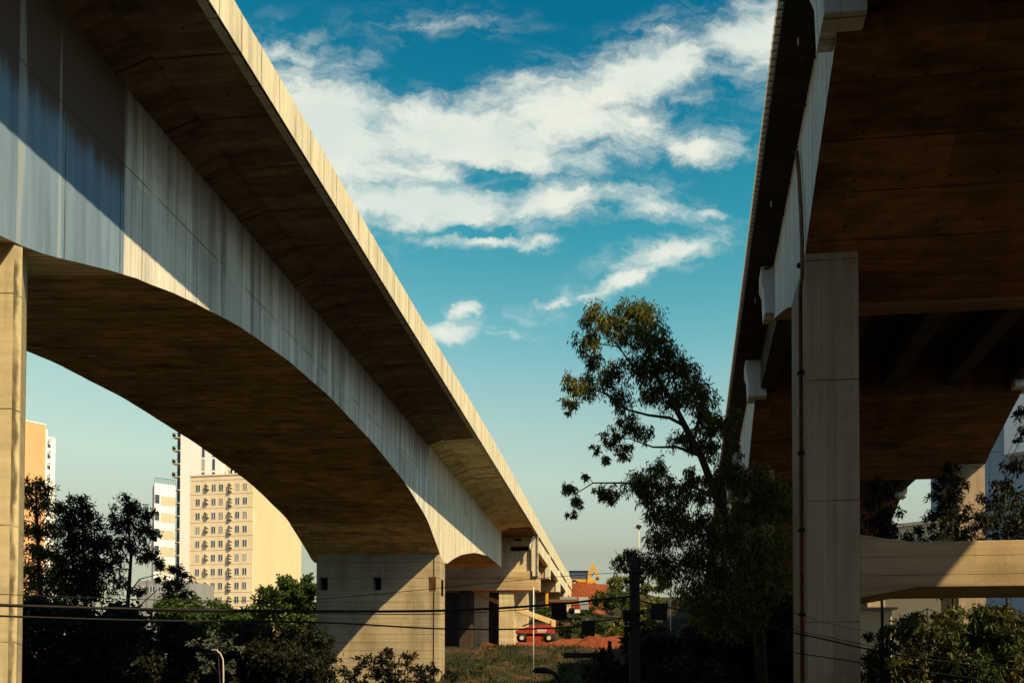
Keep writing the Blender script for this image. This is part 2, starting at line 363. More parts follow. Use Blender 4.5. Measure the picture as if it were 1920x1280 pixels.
# ------------------------------------------------------------------ terrain
CP = [(0, 0, -3), (-14, 18, -3), (-30, 30, -3), (-18, 52, -.2), (-24, 57, -.2), (-11.5, 55, 1.0), (-12.1, 60, 2.3), (-11.3, 70, 3.6), (-14, 68, 3.0), (-22, 66, 3),
      (-13, 87, 5.4), (-10.6, 86, 5.5), (-6, 88, 5.6), (-.8, 87, 5.2), (-9, 95, 6.4), (-4, 96, 6.9), (1, 96, 7.2), (-22, 95, 6), (-4, 60, 1.6), (-1, 72, 3.6), (2, 60, 1.4),
      (-7.0, 139, 12.5), (-12, 139, 12.3), (-20, 139, 12.3), (-6.5, 149, 20.2), (-14, 152, 19.6), (-1, 150, 20.0), (-4, 147, 20.0), (-3.5, 152, 20.2), (4, 150, 18.4), (-2, 141, 15.0), (2, 137, 12.5), (-24, 152, 19), (-35, 150, 14),
      (5, 125, 11.5), (7, 105, 8.5), (9, 145, 17), (14, 132, 15.5), (8, 60, 2.0), (5, 30, -2.4), (15, 25, -2.5), (18, 45, -1.5), (28, 60, 0), (25, 100, 6), (32, 150, 12), (60, 200, 10),
      (-70, 200, 1), (-75, 160, 1), (-50, 100, .5), (-40, 60, -2), (-100, 120, 0), (-50, 40, -3), (60, 40, -3), (60, 0, -3), (-60, 0, -3), (-10, 220, 16), (0, 30, -2.6), (-4, 42, -1.2), (0, -60, -3), (100, 100, 0), (-160, 250, 3), (160, 250, 3)]
cpa = np.array(CP, float)
def ground_z(x, y):
    x = np.asarray(x, float)[..., None]; y = np.asarray(y, float)[..., None]
    d2 = (x - cpa[:, 0]) ** 2 + (y - cpa[:, 1]) ** 2 + 1.2
    wgt = d2 ** -2.1
    return (wgt * cpa[:, 2]).sum(-1) / wgt.sum(-1)
def gz(x, y): return float(ground_z(x, y))
xs = np.concatenate([np.linspace(-1500, -170, 12), np.linspace(-160, -34, 36), np.arange(-32, 32, .8), np.linspace(34, 160, 36), np.linspace(170, 1500, 12)])
ys = np.concatenate([np.linspace(-600, -70, 6), np.linspace(-60, 20, 16), np.arange(22, 172, .9), np.linspace(175, 300, 24), np.linspace(330, 3000, 14)])
X, Yg = np.meshgrid(xs, ys); Z = ground_z(X, Yg)
Z += (np.sin(X * 1.3 + Yg * .7) * np.cos(Yg * 1.1 - X * .4) * .09 + rng.normal(0, .05, X.shape)) * (np.abs(X) < 33)
nx, ny = len(xs), len(ys)
mb = MB(); mb.v = list(zip(X.ravel().tolist(), Yg.ravel().tolist(), Z.ravel().tolist()))
mb.f = [(j * nx + i, j * nx + i + 1, (j + 1) * nx + i + 1, (j + 1) * nx + i) for j in range(ny - 1) for i in range(nx - 1)]
m, t, bs = newmat('ground_soil_grass')
tc = t.node('ShaderNodeTexCoord').outputs['Object']; sp = t.node('ShaderNodeSeparateXYZ', {0: tc}).outputs
nz = t.noise(tc, .35, 7, .65, .5); nf = t.noise(tc, 2.2, 8, .75)
grass = t.mix(t.mr(nf, .3, .7), (.006, .007, .002), (.028, .026, .006))
dirt = t.mix(t.mr(nf, .3, .7), (.035, .020, .008), (.11, .055, .020))
red = t.mix(t.mr(nf, .3, .7), (.11, .024, .007), (.26, .065, .020))
b = t.mix(t.mr(nz, .48, .68), grass, dirt)
# bare red earth: the works platform and the embankment face
wy = t.math('ADD', sp[1], t.math('MULTIPLY', t.math('SUBTRACT', nz, .5), 14)); wx = t.math('ADD', sp[0], t.math('MULTIPLY', t.math('SUBTRACT', nz, .5), 8))
k = t.math('MULTIPLY', t.mr(wy, 85, 88), t.mr(wx, 3.5, 1.5))
k = t.math('MULTIPLY', k, t.math('MAXIMUM', t.mr(wy, 106, 99), t.math('MULTIPLY', t.mr(wy, 128, 134), t.mr(wx, .5, -1.5))))
b = t.mix(k, b, red)
setc(t, bs, b); bs.inputs['Roughness'].default_value = .95
bump(t, bs, nf, .8, .12)
tag(mb.build('ground', m, None, True), kind='structure')

# ------------------------------------------------------------------ LEFT BRIDGE
TL = frame_rot(1180)
LB = empty('concrete_bridge', (0, 0, 0), TL)
tag(LB, 'tall arched concrete box girder bridge on the left with sunlit edge and piers', 'bridge')
XW, XF, XL = -13.73, -10.3, -23.3
ZJ = 16.25 + CZ
arc_px = [(-60, 425), (0, 440), (47, 468), (130, 487), (235, 514), (345, 557), (450, 612), (540, 675), (620, 745), (700, 830), (760, 905), (800, 970), (822, 1030), (829, 1052)]
arc = [hit(px, py, TL, XW) for px, py in arc_px]
arc = [(-10, 14.6), (-2, 13.3), (4, 11.6), (9, 10.3)] + arc[1:]
y_p0 = hit(824, 1100, TL, XW)[0]        # front of the tall pier
arc2 = [hit(px, py, TL, XW) for px, py in [(838, 1056), (850, 1047), (865, 1039), (889, 1035), (914, 1041), (939, 1062)]]
curve = arc + arc2
cy = np.array([p[0] for p in curve]); cz_ = np.array([p[1] for p in curve])
o_ = np.argsort(cy); cy, cz_ = cy[o_], cz_[o_]
def soffit_z(y): return float(np.interp(y, cy, cz_))
yk = np.linspace(cy[0], cy[-1], 400); zk = np.interp(yk, cy, cz_)
ker = np.hanning(13); ker /= ker.sum()
zs_ = np.convolve(np.pad(zk, 6, mode='edge'), ker, 'valid')
keep = np.abs(yk - (y_p0 + 1)) < 2.5; zs_[keep] = zk[keep]
def soffit_z(y): return float(np.interp(y, yk, zs_))
Y1 = hit(232, 400, TL, XW)[0]; Y2 = hit(804, 900, TL, XW)[0]; Y3 = hit(940, 1000, TL, XW)[0]
def girder_segment(y0, y1, web, sof, wing, label=None, off=0.0):
    n = max(2, int((y1 - y0) / .6)); ysg = np.linspace(y0, y1, n + 1)
    mb = MB(); L = []
    xw, xl = XW + off, XL - off
    for i, y in enumerate(ysg):
        z = soffit_z(y) + random.uniform(-.012, .012) - off
        L.append([(xw, y, ZJ), (xw, y, z), (xl, y, z), (xl, y, ZJ)])
    b = len(mb.v)
    for r_ in L: mb.v += r_
    for i in range(n):
        k = b + i * 4
        mb.f.append((k, k + 1, k + 5, k + 4)); mb.m.append(0)
        mb.f.append((k + 1, k + 2, k + 6, k + 5)); mb.m.append(1)
        mb.f.append((k + 2, k + 3, k + 7, k + 6)); mb.m.append(0)
    mb.f.append((b, b + 3, b + 2, b + 1)); mb.m.append(0); k = b + n * 4; mb.f.append((k, k + 1, k + 2, k + 3)); mb.m.append(0)
    o = mb.build('box_girder', [web, sof], LB)
    if label: o['label'] = label
    # cantilever wings with a haunch band beside the web
    mb = MB(); m2 = ((y1 + y0) / 2)
    sec = [(XW - .4 + off, ZJ), (XW + off, ZJ), (XW + 1.05, ZJ + .42), (XW + 1.08, ZJ + .36), (XF - .05, ZJ + .50), (XF - .05, ZJ + .8), (XL, ZJ + .8), (XL - 3.4, ZJ + .8), (XL - 3.4, ZJ + .5), (XL - 1.1, ZJ + .4), (XL, ZJ)]
    mb.prism_y([(x, z) for x, z in sec], y0 + .003, y1 - .003)
    mb.build('deck_slab', wing, LB)
girder_segment(-8, Y1, M['web_near'], M['soffit_pale'], M['wing_dark'], 'near girder segment bluish under a rust brown band', .012)
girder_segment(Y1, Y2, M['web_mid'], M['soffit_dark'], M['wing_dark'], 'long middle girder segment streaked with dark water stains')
girder_segment(Y2, Y3, M['web_far'], M['soffit_gold'], M['wing_bounce'], 'pale newer girder segment above the tall pier', .012)
for a_, b_ in ((-130, -8.01),):
    MB().box(XL, XW, a_, b_, 12.5, ZJ).build('box_girder', M['web_far'], LB)
    MB().box(XL - 3.4, XF - .05, a_, b_, ZJ + .003, ZJ + .8).build('deck_slab', M['wing_dark'], LB)
    MB().box(XF - .3, XF, a_, b_, ZJ + .46, ZJ + 1.5).build('parapet', M['fascia'], LB)
    MB().prism([(XW - .3, -24), (XW - .3, -22), (XL + .4, -22), (XL + .4, -24)], -4, 12.5).build('pier', M['pier'], LB)
# haunch ribs (the stepped formwork strip beside the web)
def htop(y): return ZJ + np.interp(y, [0, 20, 35, 60, 150], [1.5, 1.55, 1.75, 2.2, 2.2])
YE = 143.0
mb = MB(); n = 130; ysg = np.linspace(-8, YE, n + 1); b = 0
for y in ysg:
    j = random.uniform(-.008, .008); zt = htop(y) + j
    mb.v += [(XF, y, ZJ + .46 + j * 2), (XF, y, zt), (XF - .3, y, zt), (XF - .3, y, ZJ + .46)]
for i in range(n):
    k = i * 4
    for a_, b_ in ((0, 1), (1, 2), (2, 3), (3, 0)): mb.f.append((k + a_, k + b_, k + 4 + b_, k + 4 + a_)); mb.m.append(0)
mb.f += [(0, 3, 2, 1), (n * 4, n * 4 + 1, n * 4 + 2, n * 4 + 3)]; mb.m += [0, 0]
mb.build('parapet', M['fascia'], LB)
mb = MB(); y = 12.0; k = 0
while y < 85:
    zlo = ZJ + (.43 if k % 2 else .455)
    mb.v += [(XF + .012, y, ZJ + .47), (XF + .012, y, zlo), (XF - .05, y, zlo), (XF - .05, y, ZJ + .47)]
    if k:
        q = (k - 1) * 4
        for a_, b_ in ((0, 1), (1, 2), (2, 3), (3, 0)): mb.f.append((q + a_, q + b_, q + 4 + b_, q + 4 + a_)); mb.m.append(0)
    y += random.uniform(.08, .3); k += 1
mb.build('drip_edge', M['dark_conc'], LB)

# tall pier under the girder
def pier_base(x, y): 
    c, s = math.cos(TL), math.sin(TL); return gz(x * c - y * s, x * s + y * c) - 1.5
zt = soffit_z(y_p0) + .05
mb = MB()
def px_x(px, y):  # lane x at lane depth y seen in column px
    p = at(px, 1000, 1.0); c, s = math.cos(-TL), math.sin(-TL); lx, ly = p.x * c - p.y * s, p.x * s + p.y * c
    return lx * y / ly
def px_z(py, y): return CZ + (1280 - py) / F * y
wins = []
for pa, pb in ((599, 615), (700, 715), (804, 818)):
    wins.append((px_x(pa, y_p0), px_x(pb, y_p0), px_z(1104, y_p0), px_z(1080, y_p0)))
xpl = px_x(594, y_p0)
zb = -1.5
holed_wall(mb, xpl, XW, zb, zt, y_p0, wins, .6, 0, 1)
sw = [(y_p0 + .45, y_p0 + 1.15)]
y1_ = y_p0 + 1.7
mb.quad((XW, y_p0, zb), (XW, y_p0 + .5, zb), (XW, y_p0 + .5, zt), (XW, y_p0, zt)); mb.quad((XW, y_p0 + 1.2, zb), (XW, y1_, zb), (XW, y1_, zt), (XW, y_p0 + 1.2, zt))
z1s, z2s = px_z(1118, 59), px_z(1088, 59)
mb.quad((XW, y_p0 + .5, zb), (XW, y_p0 + 1.2, zb), (XW, y_p0 + 1.2, z1s), (XW, y_p0 + .5, z1s)); mb.quad((XW, y_p0 + .5, z2s), (XW, y_p0 + 1.2, z2s), (XW, y_p0 + 1.2, zt), (XW, y_p0 + .5, zt))
mb.quad((XW - .3, y_p0 + .5, z1s), (XW - .3, y_p0 + 1.2, z1s), (XW - .3, y_p0 + 1.2, z2s), (XW - .3, y_p0 + .5, z2s), 1)
mb.quad((xpl, y_p0, zb), (xpl, y_p0, zt), (xpl, y1_, zt), (xpl, y1_, zb)); mb.quad((xpl, y1_, zb), (xpl, y1_, zt), (XW, y1_, zt), (XW, y1_, zb))
mb.quad((xpl, y_p0, zt), (XW, y_p0, zt), (XW, y1_, zt), (xpl, y1_, zt))
pier = mb.build('pier', [M['pier_form'], M['void']], LB); pier['label'] = 'tall wall pier with three small square openings'
mb = MB()
a, b_, c_, d_ = wins[2]
for i in range(4): mb.box(a + .1 + i * .13, a + .15 + i * .13, y_p0 - .05, y_p0, c_ - .05, d_ + .05)
mb.build('grille', M['rust'], pier)
MB().box(XW - .43, XW - .37, y_p0 - .04, y_p0 - .002, zb, zt - .1).build('down_pipe', M['dark_conc'], pier)
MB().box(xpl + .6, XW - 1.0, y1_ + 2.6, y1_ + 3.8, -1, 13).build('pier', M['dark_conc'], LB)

# near pier at the left frame edge (chamfered blade)
yn = hit(30, 460, TL, XW)[0]
zt = soffit_z(yn) + .03
mb = MB(); mb.prism([(XW - .02, yn - .02), (XW - .005, yn + .2), (XW - .12, yn + .30), (XW - .75, yn + 1.3), (XW - 2.2, yn + 3.2), (XL + 1.0, yn + 3.2), (XL + .4, yn)], -4, zt + .5)
o = mb.build('pier', M['pier'], LB); o['label'] = 'yellow sunlit blade pier at the left frame edge'
# black recess triangle at its head
# transition pier: cap, wall, columns
yc = hit(1009, 1090, TL, XF)[0]
zc0, zc1 = px_z(1105, yc), px_z(1069, yc)
MB().box(XL, XF + .05, yc, yc + 2.2, zc0, zc1).build('pier_cap', M['beam_right'], LB, bevel=.03)
mb = MB(); ywl = yc + .35
sl0, sl1 = px_x(956, ywl), px_x(995, ywl)
holed_wall(mb, XL, px_x(996, ywl), zc1, ZJ + .5, ywl, [(sl0, sl1, px_z(1031, ywl), px_z(1022, ywl)), (px_x(965, ywl), px_x(977, ywl), px_z(1012, ywl), px_z(1007, ywl))], .8, 0, 1)
xr = px_x(996, ywl); mb.quad((xr, ywl, zc1), (xr, ywl + 1.5, zc1), (xr, ywl + 1.5, ZJ + .5), (xr, ywl, ZJ + .5))
mb.build('diaphragm', [M['pier'], M['void']], LB)
mb = MB(); mb.box(XF - .62, XF - .30, yc - .25, yc + .1, px_z(1079, yc), ZJ + .46); mb.box(XF - .10, XF + .02, yc - .3, yc + .1, px_z(1079, yc), ZJ + .46); mb.box(XF - .30, XF - .10, yc - .05, yc + .1, px_z(1079, yc), ZJ + .46)
mb.build('joint_frame', M['fascia'], LB)
MB().box(px_x(998, yc), px_x(1001, yc), yc + .1, yc + .5, zc1, px_z(1036, yc)).build('stop_block', M['fascia'], LB)
p = [(px_x(x, yc - .5), yc - .5, px_z(y, yc)) for x, y in ((1002, 1004), (998, 1010), (995, 1017), (993.5, 1022), (993.5, 1031))]
MB().tube(p, .13, 8).build('drain_pipe', M['pvc'], LB, True)
def colm(pa, pb, y, zt, mat=M['pier']):
    x0, x1 = px_x(pa, y), px_x(pb, y)
    MB().box(x0, x1, y, y + 1.6, 0, zt).build('column', mat, LB)
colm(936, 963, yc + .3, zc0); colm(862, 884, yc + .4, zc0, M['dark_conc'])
MB().box(XL, XL + 1.6, yc + .3, yc + 1.9, 0, zc0).build('column', M['pier'], LB)
MB().box(XL - 4, px_x(965, yc + 17), yc + 17, yc + 18, 0, ZJ - 1.3).build('shade_backing', M['dark_conc'], LB)  # added dark wall, stands in for the deep shade under the span
# approach spans: caps with end fins, edge girders
capY = [hit(px, 1080, TL, XF)[0] for px in (1030, 1049, 1063, 1073.5)]
zcap0 = 13.45 + CZ
for i, y in enumerate(capY):
    o = MB().box(XL - 2, XF - .05, y, y + 1.6, zcap0, ZJ - .35).build('pier_cap', M['beam_right'], LB)
    mb = MB(); mb.box(XF - .55, XF + .02, y - .15, y - .02, zcap0, ZJ + .3); mb.box(XF - .12, XF + .02, y - .02, y + 1.5, zcap0, ZJ + .3)
    mb.build('end_fin', M['fascia'], LB)
    if i < 3:
        colm(965 + i * 22, 989 + i * 14, y + .1, zcap0)
        MB().box(-20, -18.4, y, y + 1.6, 2, zcap0).build('column', M['pier'], LB)
prev = yc + .6
for y in capY:
    for x in (XF - .75, XF - 4.2, XF - 7.6, XF - 11):
        MB().box(x, x + .6, prev + 1.62, y - .03, ZJ - 1.15, ZJ + .3).build('edge_girder', M['fascia'] if x > -12 else M['pier'], LB)
    prev = y
MB().box(XL - 3.4, XF - .32, Y3 + .02, YE - .02, ZJ + .32, ZJ + .75).build('deck_slab', M['wing_dark'], LB)
MB().box(XL - 2, XF - .1, 139.5, 142.5, 8, ZJ + .3).build('abutment', M['pier'], LB)

# ------------------------------------------------------------------ RIGHT BRIDGE
TR = frame_rot(1297)
RB = empty('concrete_viaduct', (0, 0, 0), TR)
tag(RB, 'dark shaded concrete viaduct on the right with square piers and low crossbeam', 'bridge')
U = 3.21; RW = U; RR = U * 5.03; RE = 2.26; HJ = 16.25 + CZ
zend, zpier = 4.46 * U + CZ, 3.77 * U + CZ
piersY = [22.8 + 23 * i for i in range(-4, 6)]
for i, yp in enumerate(piersY):
    n0, n1, e1 = yp - 5.0, yp + 3.2, yp + 9.0
    ysg = list(np.linspace(n0, yp, 9)) + list(np.linspace(yp, n1, 3))[1:] + list(np.linspace(n1, e1, 9))[1:]
    def zz(y):
        if y < yp: q = (yp - y) / 5.0
        elif y > n1: q = (y - n1) / 5.8
        else: q = 0
        return zpier + (zend - zpier) * (q ** .92)
    mb = MB()
    for y in ysg:
        z = zz(y); mb.v += [(RW, y, HJ), (RW, y, z), (RR, y, z), (RR, y, HJ)]
    for k in range(len(ysg) - 1):
        k4 = k * 4
        mb.f.append((k4, k4 + 4, k4 + 5, k4 + 1)); mb.m.append(0)
        mb.f.append((k4 + 1, k4 + 5, k4 + 6, k4 + 2)); mb.m.append(1)
        mb.f.append((k4 + 2, k4 + 6, k4 + 7, k4 + 3)); mb.m.append(0)
    q = (len(ysg) - 1) * 4; mb.f += [(0, 1, 2, 3), (q, q + 3, q + 2, q + 1)]; mb.m += [1, 1]
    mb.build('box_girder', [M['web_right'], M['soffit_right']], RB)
    zb = -5
    for x0 in (RW + .002, RR - 1.5):
        ch = .12
        mb = MB().prism([(x0, yp), (x0 + 1.46, yp), (x0 + 1.46, n1), (x0 + .05, n1), (x0 - .0, n1 - .1)], zb, zpier + .3)
        mb.build('pier', M['pier_right'], RB, bevel=.025)
    # corbels at both ends of the hammerhead
    for ye in (n0, e1):
        s = -1 if ye == n0 else 1
        y0, y1 = (ye - .55, ye + .55) if s < 0 else (ye - .6, ye + .4)
        for xx, d in ((RW, -1), (RR, 1)):
            zt = zend
            poly = [(xx, zt + .02), (xx + d * .36, zt + .02), (xx + d * .40, zt + 1.0), (xx + d * .5, zt + 1.25), (xx + d * .5, HJ - .1), (xx, HJ - .1)]
            if d > 0: poly = poly[::-1]
            mb = MB().prism_y(poly, y0, y1)
            if s < 0: mb.box(xx - (d > 0) * .55 - (0 if d > 0 else -.002), xx + (.55 if d < 0 else 0), ye - .55, ye - .004, zt + .02, HJ - .1)
            mb.build('corbel', M['web_right'], RB, bevel=.02)
    # drop-in girders between hammerheads
    y0 = e1 + .05; y1 = yp + 18 - .05
    rows = [(y0, y1)]
    for (a, b_) in rows:
        for k in range(5):
            x = RW + .25 + k * (RR - RW - 1.0) / 4
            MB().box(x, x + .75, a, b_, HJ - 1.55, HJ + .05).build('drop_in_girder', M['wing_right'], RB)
Y0R, Y1R = -130, 166
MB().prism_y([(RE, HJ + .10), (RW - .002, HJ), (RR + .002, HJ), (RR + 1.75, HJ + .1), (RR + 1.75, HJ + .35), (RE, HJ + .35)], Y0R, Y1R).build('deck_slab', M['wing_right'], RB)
mb = MB(); y = 12.0
while y < 130: mb.box(RE - .13, RE + .02, y, y + .07, HJ + .20, HJ + .66); y += .26 if y < 60 else .52
mb.box(RE + .03, RE + .12, 10, Y1R, HJ + .50, HJ + .62)
mb.build('railing', M['rail'], RB)
MB().box(RR + 1.6, RR + 1.8, 2, Y1R, HJ + .36, HJ + 1.0).build('parapet', M['fascia'], RB)
for k in range(16):
    y = 15.5 + k * 1.75
    MB().tube([(RW - .01, y, HJ - .12), (RW - .38, y - .1, HJ - .22)], .035, 6).build('drain_spout', M['dark_conc'], RB)
for k in range(9):
    y = 18 + k * 2.3; MB().tube([(RE + .45, y, HJ + .09), (RE + .45, y, HJ - .14)], .022, 6).build('steel_bar', M['pvc'] if k % 3 == 1 else M['dark_conc'], RB)
# crossbeam between the front piers
def rx(px, y):
    p = at(px, 1000, 1.0); c, s = math.cos(-TR), math.sin(-TR); lx, ly = p.x * c - p.y * s, p.x * s + p.y * c
    return lx * y / ly
yb = piersY[4] + .01
ztop, zbot = px_z(1023, yb), px_z(1106, yb)
xa = RW + 1.465
hp = [(xa, px_z(1008, yb)), (xa + .9, px_z(1018, yb)), (xa + 1.45, ztop), (RR - 3, ztop), (RR - 1.505, px_z(1008, yb)), (RR - 1.505, px_z(1128, yb)), (RR - 3, zbot), (xa + 1.55, zbot), (xa, px_z(1124, yb))]
MB().prism_y(hp[::-1], yb, yb + 3.1).build('crossbeam', M['beam_right'], RB, bevel=.02)
# down pipe: runs from the deck over the web, then down the pier
py0 = piersY[4]
pp = [hit(px, py, TR, RW - .10) for px, py in ((1494, 285), (1498, 330), (1502, 400), (1504, 460), (1504.5, 520))]
pts = [(RW - .10, y, z) for y, z in pp] + [(RW - .10, py0 + .3, 12.9), (RW - .10, py0 + .3, -4)]
MB().tube(pts, .06, 8).build('down_pipe', M['rust'], RB, True)
for z in (13.6, 10.5, 8.2, 6.0, 3.6):
    MB().tube([(RW - .10, py0 + .3, z), (RW - .10, py0 + .3, z + .08)], .10, 10).build('pipe_clamp', M['steel_dark'], RB)

# ------------------------------------------------------------------ buildings
def bldg_frame(name, p0, p1, zb=0):
    d = p1 - p0; rz = math.atan2(d.y, d.x)
    e = empty(name, (p0.x, p0.y, zb), rz); return e, math.hypot(d.x, d.y)
GLASS = {}
def window(parent, x, z, w_, h, y=0.0, frame='frame_w', glass='glass', mull=1, name='window'):
    mb = MB(); f = .07; d = .05
    mb.box(x - w_ / 2 - f, x + w_ / 2 + f, y - d, y + .02, z - h / 2 - f, z - h / 2); mb.box(x - w_ / 2 - f, x + w_ / 2 + f, y - d, y + .02, z + h / 2, z + h / 2 + f)
    mb.box(x - w_ / 2 - f, x - w_ / 2, y - d, y + .02, z - h / 2, z + h / 2); mb.box(x + w_ / 2, x + w_ / 2 + f, y - d, y + .02, z - h / 2, z + h / 2)
    for i in range(mull):
        q = x - w_ / 2 + w_ * (i + 1) / (mull + 1); mb.box(q - .05, q + .05, y - d + .005, y + .02, z - h / 2, z + h / 2)
    wn = mb.build(name, M[frame], parent)
    g_ = MB().box(x - w_ / 2, x + w_ / 2, y - .02, y + .02, z - h / 2, z + h / 2).build('pane', M[glass], wn)
    return wn
# beige apartment block
p0, p1 = at(357, 893, 165.2), at(475, 885, 163)
B, W = bldg_frame('apartment_building', p0, p1, 0)
tag(B, 'beige apartment block with window rows and air conditioners, blank cream side wall', 'building')
ht = p0.z; dp = 18.5
mb = MB().box(0, W, 0, dp, -2, ht); mb.quad((W + .004, 0.3, -2), (W + .004, dp, -2), (W + .004, dp, ht), (W + .004, .3, ht), 1)
mb.build('wall', [M['beige'], M['cream']], B)
mb = MB()
kpx = W / 118.
for r_ in range(10):
    zc_ = ht - 2.0 - 2.9 * r_; mb.box(0, W + .03, -.035, 0, zc_ + 1.0, zc_ + 1.07)
mb.build('string_course', M['tan'], B)
MB().box(-.1, W + .1, -.12, .2, ht - .05, ht + .22).build('coping', M['beige'], B)
for (xp, dz) in ((371.8, 0), (401.5, 0), (415.4, 0), (446, 0), (460.2, 0)):
    for r_ in range(9): window(B, (xp - 357) * kpx, ht - 2.55 - 2.9 * r_, .92, 1.3)
for xp, cnt in ((389, 2), (433, 3)):
    for r_ in range(9):
        for q in range(cnt):
            x = (xp - 357) * kpx + random.uniform(-.12, .12); z = ht - 2.0 - 2.9 * r_ - q * .62
            mb = MB().box(x - .38, x + .38, -.42, -.02, z - .22, z + .2, 0); mb.tube([(x - .1, -.425, z), (x - .1, -.44, z)], .17, 10, 1); mb.box(x - .42, x + .42, -.46, 0, z - .27, z - .22, 1)
            mb.build('air_conditioner', [M['tan'], M['steel_dark']], B)
for xp, r_, h in ((412, 1.4, 1.7), (440, 1.6, 1.8)):
    x = (xp - 357) * kpx; MB().tube([(x, 4, ht), (x, 4, ht + h), (x, 4, ht + h + .25)], [r_, r_, .3], 18).build('water_tank', M['white'], B, False)
for xp, h in ((422.5, 3.6), (429, 1.2), (364, .8)):
    x = (xp - 357) * kpx; MB().box(x - .12, x + .12, 2, 2.3, ht, ht + h).build('vent_pipe', M['steel_dark'], B)
# white tower
p0, p1 = at(338, 893, 200), at(418, 893, 199)
B, W = bldg_frame('apartment_tower', p0, p1, 0)
tag(B, 'tall bright white tower with slim window strips behind the beige block', 'building')
ht = at(338, 735, 200).z
MB().box(0, W, 0, 16, -2, ht).box(W, W + 4.5, 1.2, 16, -2, ht - 4, 1).build('wall', [M['white'], M['cream']], B)
k = W / 80.
for xp in (381, 400.5):
    for i in range(16):
        window(B, (xp - 338) * k, ht - 2.0 - 3.3 * i, .62, 2.7, 0, 'grey', 'glass', 0)
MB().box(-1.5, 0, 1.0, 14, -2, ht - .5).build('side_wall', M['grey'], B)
for i in range(19):
    z = ht - 1.5 - 3.3 * i
    if z < 6: break
    bl = MB().box(-2.0, -.02, -.3, 1.0, z - .2, z).build('balcony', M['tan'], B)
    MB().box(-2.0, -1.94, -.3, 1.0, z, z + 1.0).box(-2.0, -.02, -.3, -.25, z + .9, z + 1.0).build('railing', M['steel_dark'], bl)
    MB().box(-1.4, -.3, .9, .998, z + .2, z + 2.4).build('window', M['glass_dark'], B)
# mid white building with bands
p0, p1 = at(290, 905, 182), at(329, 905, 184.4)
B, W = bldg_frame('apartment_building', p0, p1, 0)
tag(B, 'white and tan banded block with railed roof terrace left of the white tower', 'building')
ht = p0.z
mb = MB().box(0, W, 0, 5, -2, ht)
mb.build('wall', M['white'], B)
for i in range(9):
    z = ht - 3.0 - 3.9 * i
    MB().box(1.25, W - .02, -.05, 0, z - 1.9, z + .25).build('tan_panel', M['tan'], B)
    window(B, .55, z - .6, .9, 2.0, 0, 'frame_w', 'glass_dark', 0)
mb = MB()
for i in range(13): mb.box(i * W / 12 - .03, i * W / 12 + .03, 0, .06, ht, ht + 1.25)
mb.box(0, W, 0, .06, ht + 1.2, ht + 1.28); mb.build('railing', M['steel_dark'], B)
# grey low block
p0, p1 = at(262, 1090, 150), at(357, 1090, 150)
B, W = bldg_frame('apartment_building', p0, p1, 0)
tag(B, 'low grey shaded block with pilasters at the foot of the white tower', 'building')
ht = at(300, 1088, 150).z
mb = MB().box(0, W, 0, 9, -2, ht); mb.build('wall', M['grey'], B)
for i in range(7): MB().box(i * W / 6 - .2, i * W / 6 + .2, -.15, 0, 0, ht + .2).build('pilaster', M['grey'], B)
for i in range(6): window(B, (i + .5) * W / 6, ht - 1.6, .9, 1.1)
# orange tower and the white one behind
p0, p1 = at(-40, 793, 220), at(86, 797, 232)
B, W = bldg_frame('apartment_tower', p0, p1, 0)
tag(B, 'orange faced tower with small balconies beside the left pier', 'building')
ht = p1.z
MB().box(0, W, 0, 10, -2, ht - .02).box(-.1, W + .1, -.1, 10.1, ht, ht + .3, 1).build('wall', [M['orange'], M['white']], B)
MB().box(W + .01, W + .5, .2, 10, -2, ht - 1).build('side_wall', M['white'], B)
for i in range(13):
    z = ht - 4.2 - 3.5 * i
    MB().box(W + .5, W + 1.5, .4, 3.5, z - .15, z).box(W + 1.4, W + 1.5, .4, 3.5, z, z + .9).build('balcony', M['white'], B)
    window(B, W - 8.2, z + .7, .8, 1.2, 0, 'frame_w', 'glass_dark', 0)
p0, p1 = at(76, 815, 262), at(104, 815, 265.6)
B, W = bldg_frame('apartment_tower', p0, p1, 0)
tag(B, 'slim white tower half hidden by the orange tower', 'building')
ht = p0.z
MB().box(-3, W, 0, 10, -2, ht).build('wall', M['white'], B)
for i in range(8):
    window(B, W * .55, ht - 3 - 3.6 * i, 1.1, 1.2, 0, 'frame_w', 'glass_dark', 0)
# right side: pale blue-grey block behind the viaduct
p0, p1 = at(1745, 800, 118), at(2060, 800, 104)
B, W = bldg_frame('office_building', p0, p1, 0)
tag(B, 'blue grey clad block with curved corner seen under the right viaduct', 'building')
ht = at(1850, 800, 115).z
MB().box(0, W, 0, 14, 0, ht).build('wall', M['greyblue'], B)
mb = MB()
for i in range(9): mb.box(i * W / 8 - .05, i * W / 8 + .05, -.04, 0, 0, ht)
for i in range(7): mb.box(0, W, -.045, -.001, ht - 1.5 - 3 * i, ht - 1.45 - 3 * i)
mb.build('panel_seam', M['grey'], B)
x_ = W * (1899 - 1745) / 315.
MB().box(x_, x_ + 5, -1.8, -.01, ht - 5.5, ht + 3).build('white_bay', M['white'], B)
mb = MB(); mb.box(x_ - 3, W, -1.0, -.02, ht + .02, ht + 1.2); mb.build('parapet', M['cream'], B)
p0, p1 = at(1655, 935, 88), at(1775, 935, 84)
B, W = bldg_frame('house', p0, p1, 0)
tag(B, 'cream walled house glimpsed through leaves above the low crossbeam', 'house')
ht = at(1700, 985, 86).z
MB().box(0, W, 0, 8, -2, ht).build('wall', M['cream'], B)
MB().box(-.3, W + .3, -.3, 8.3, ht, ht + .35).build('roof', M['tan'], B)
for i in range(3): window(B, 1.4 + i * 2.1, ht - 2, .9, 1.2)
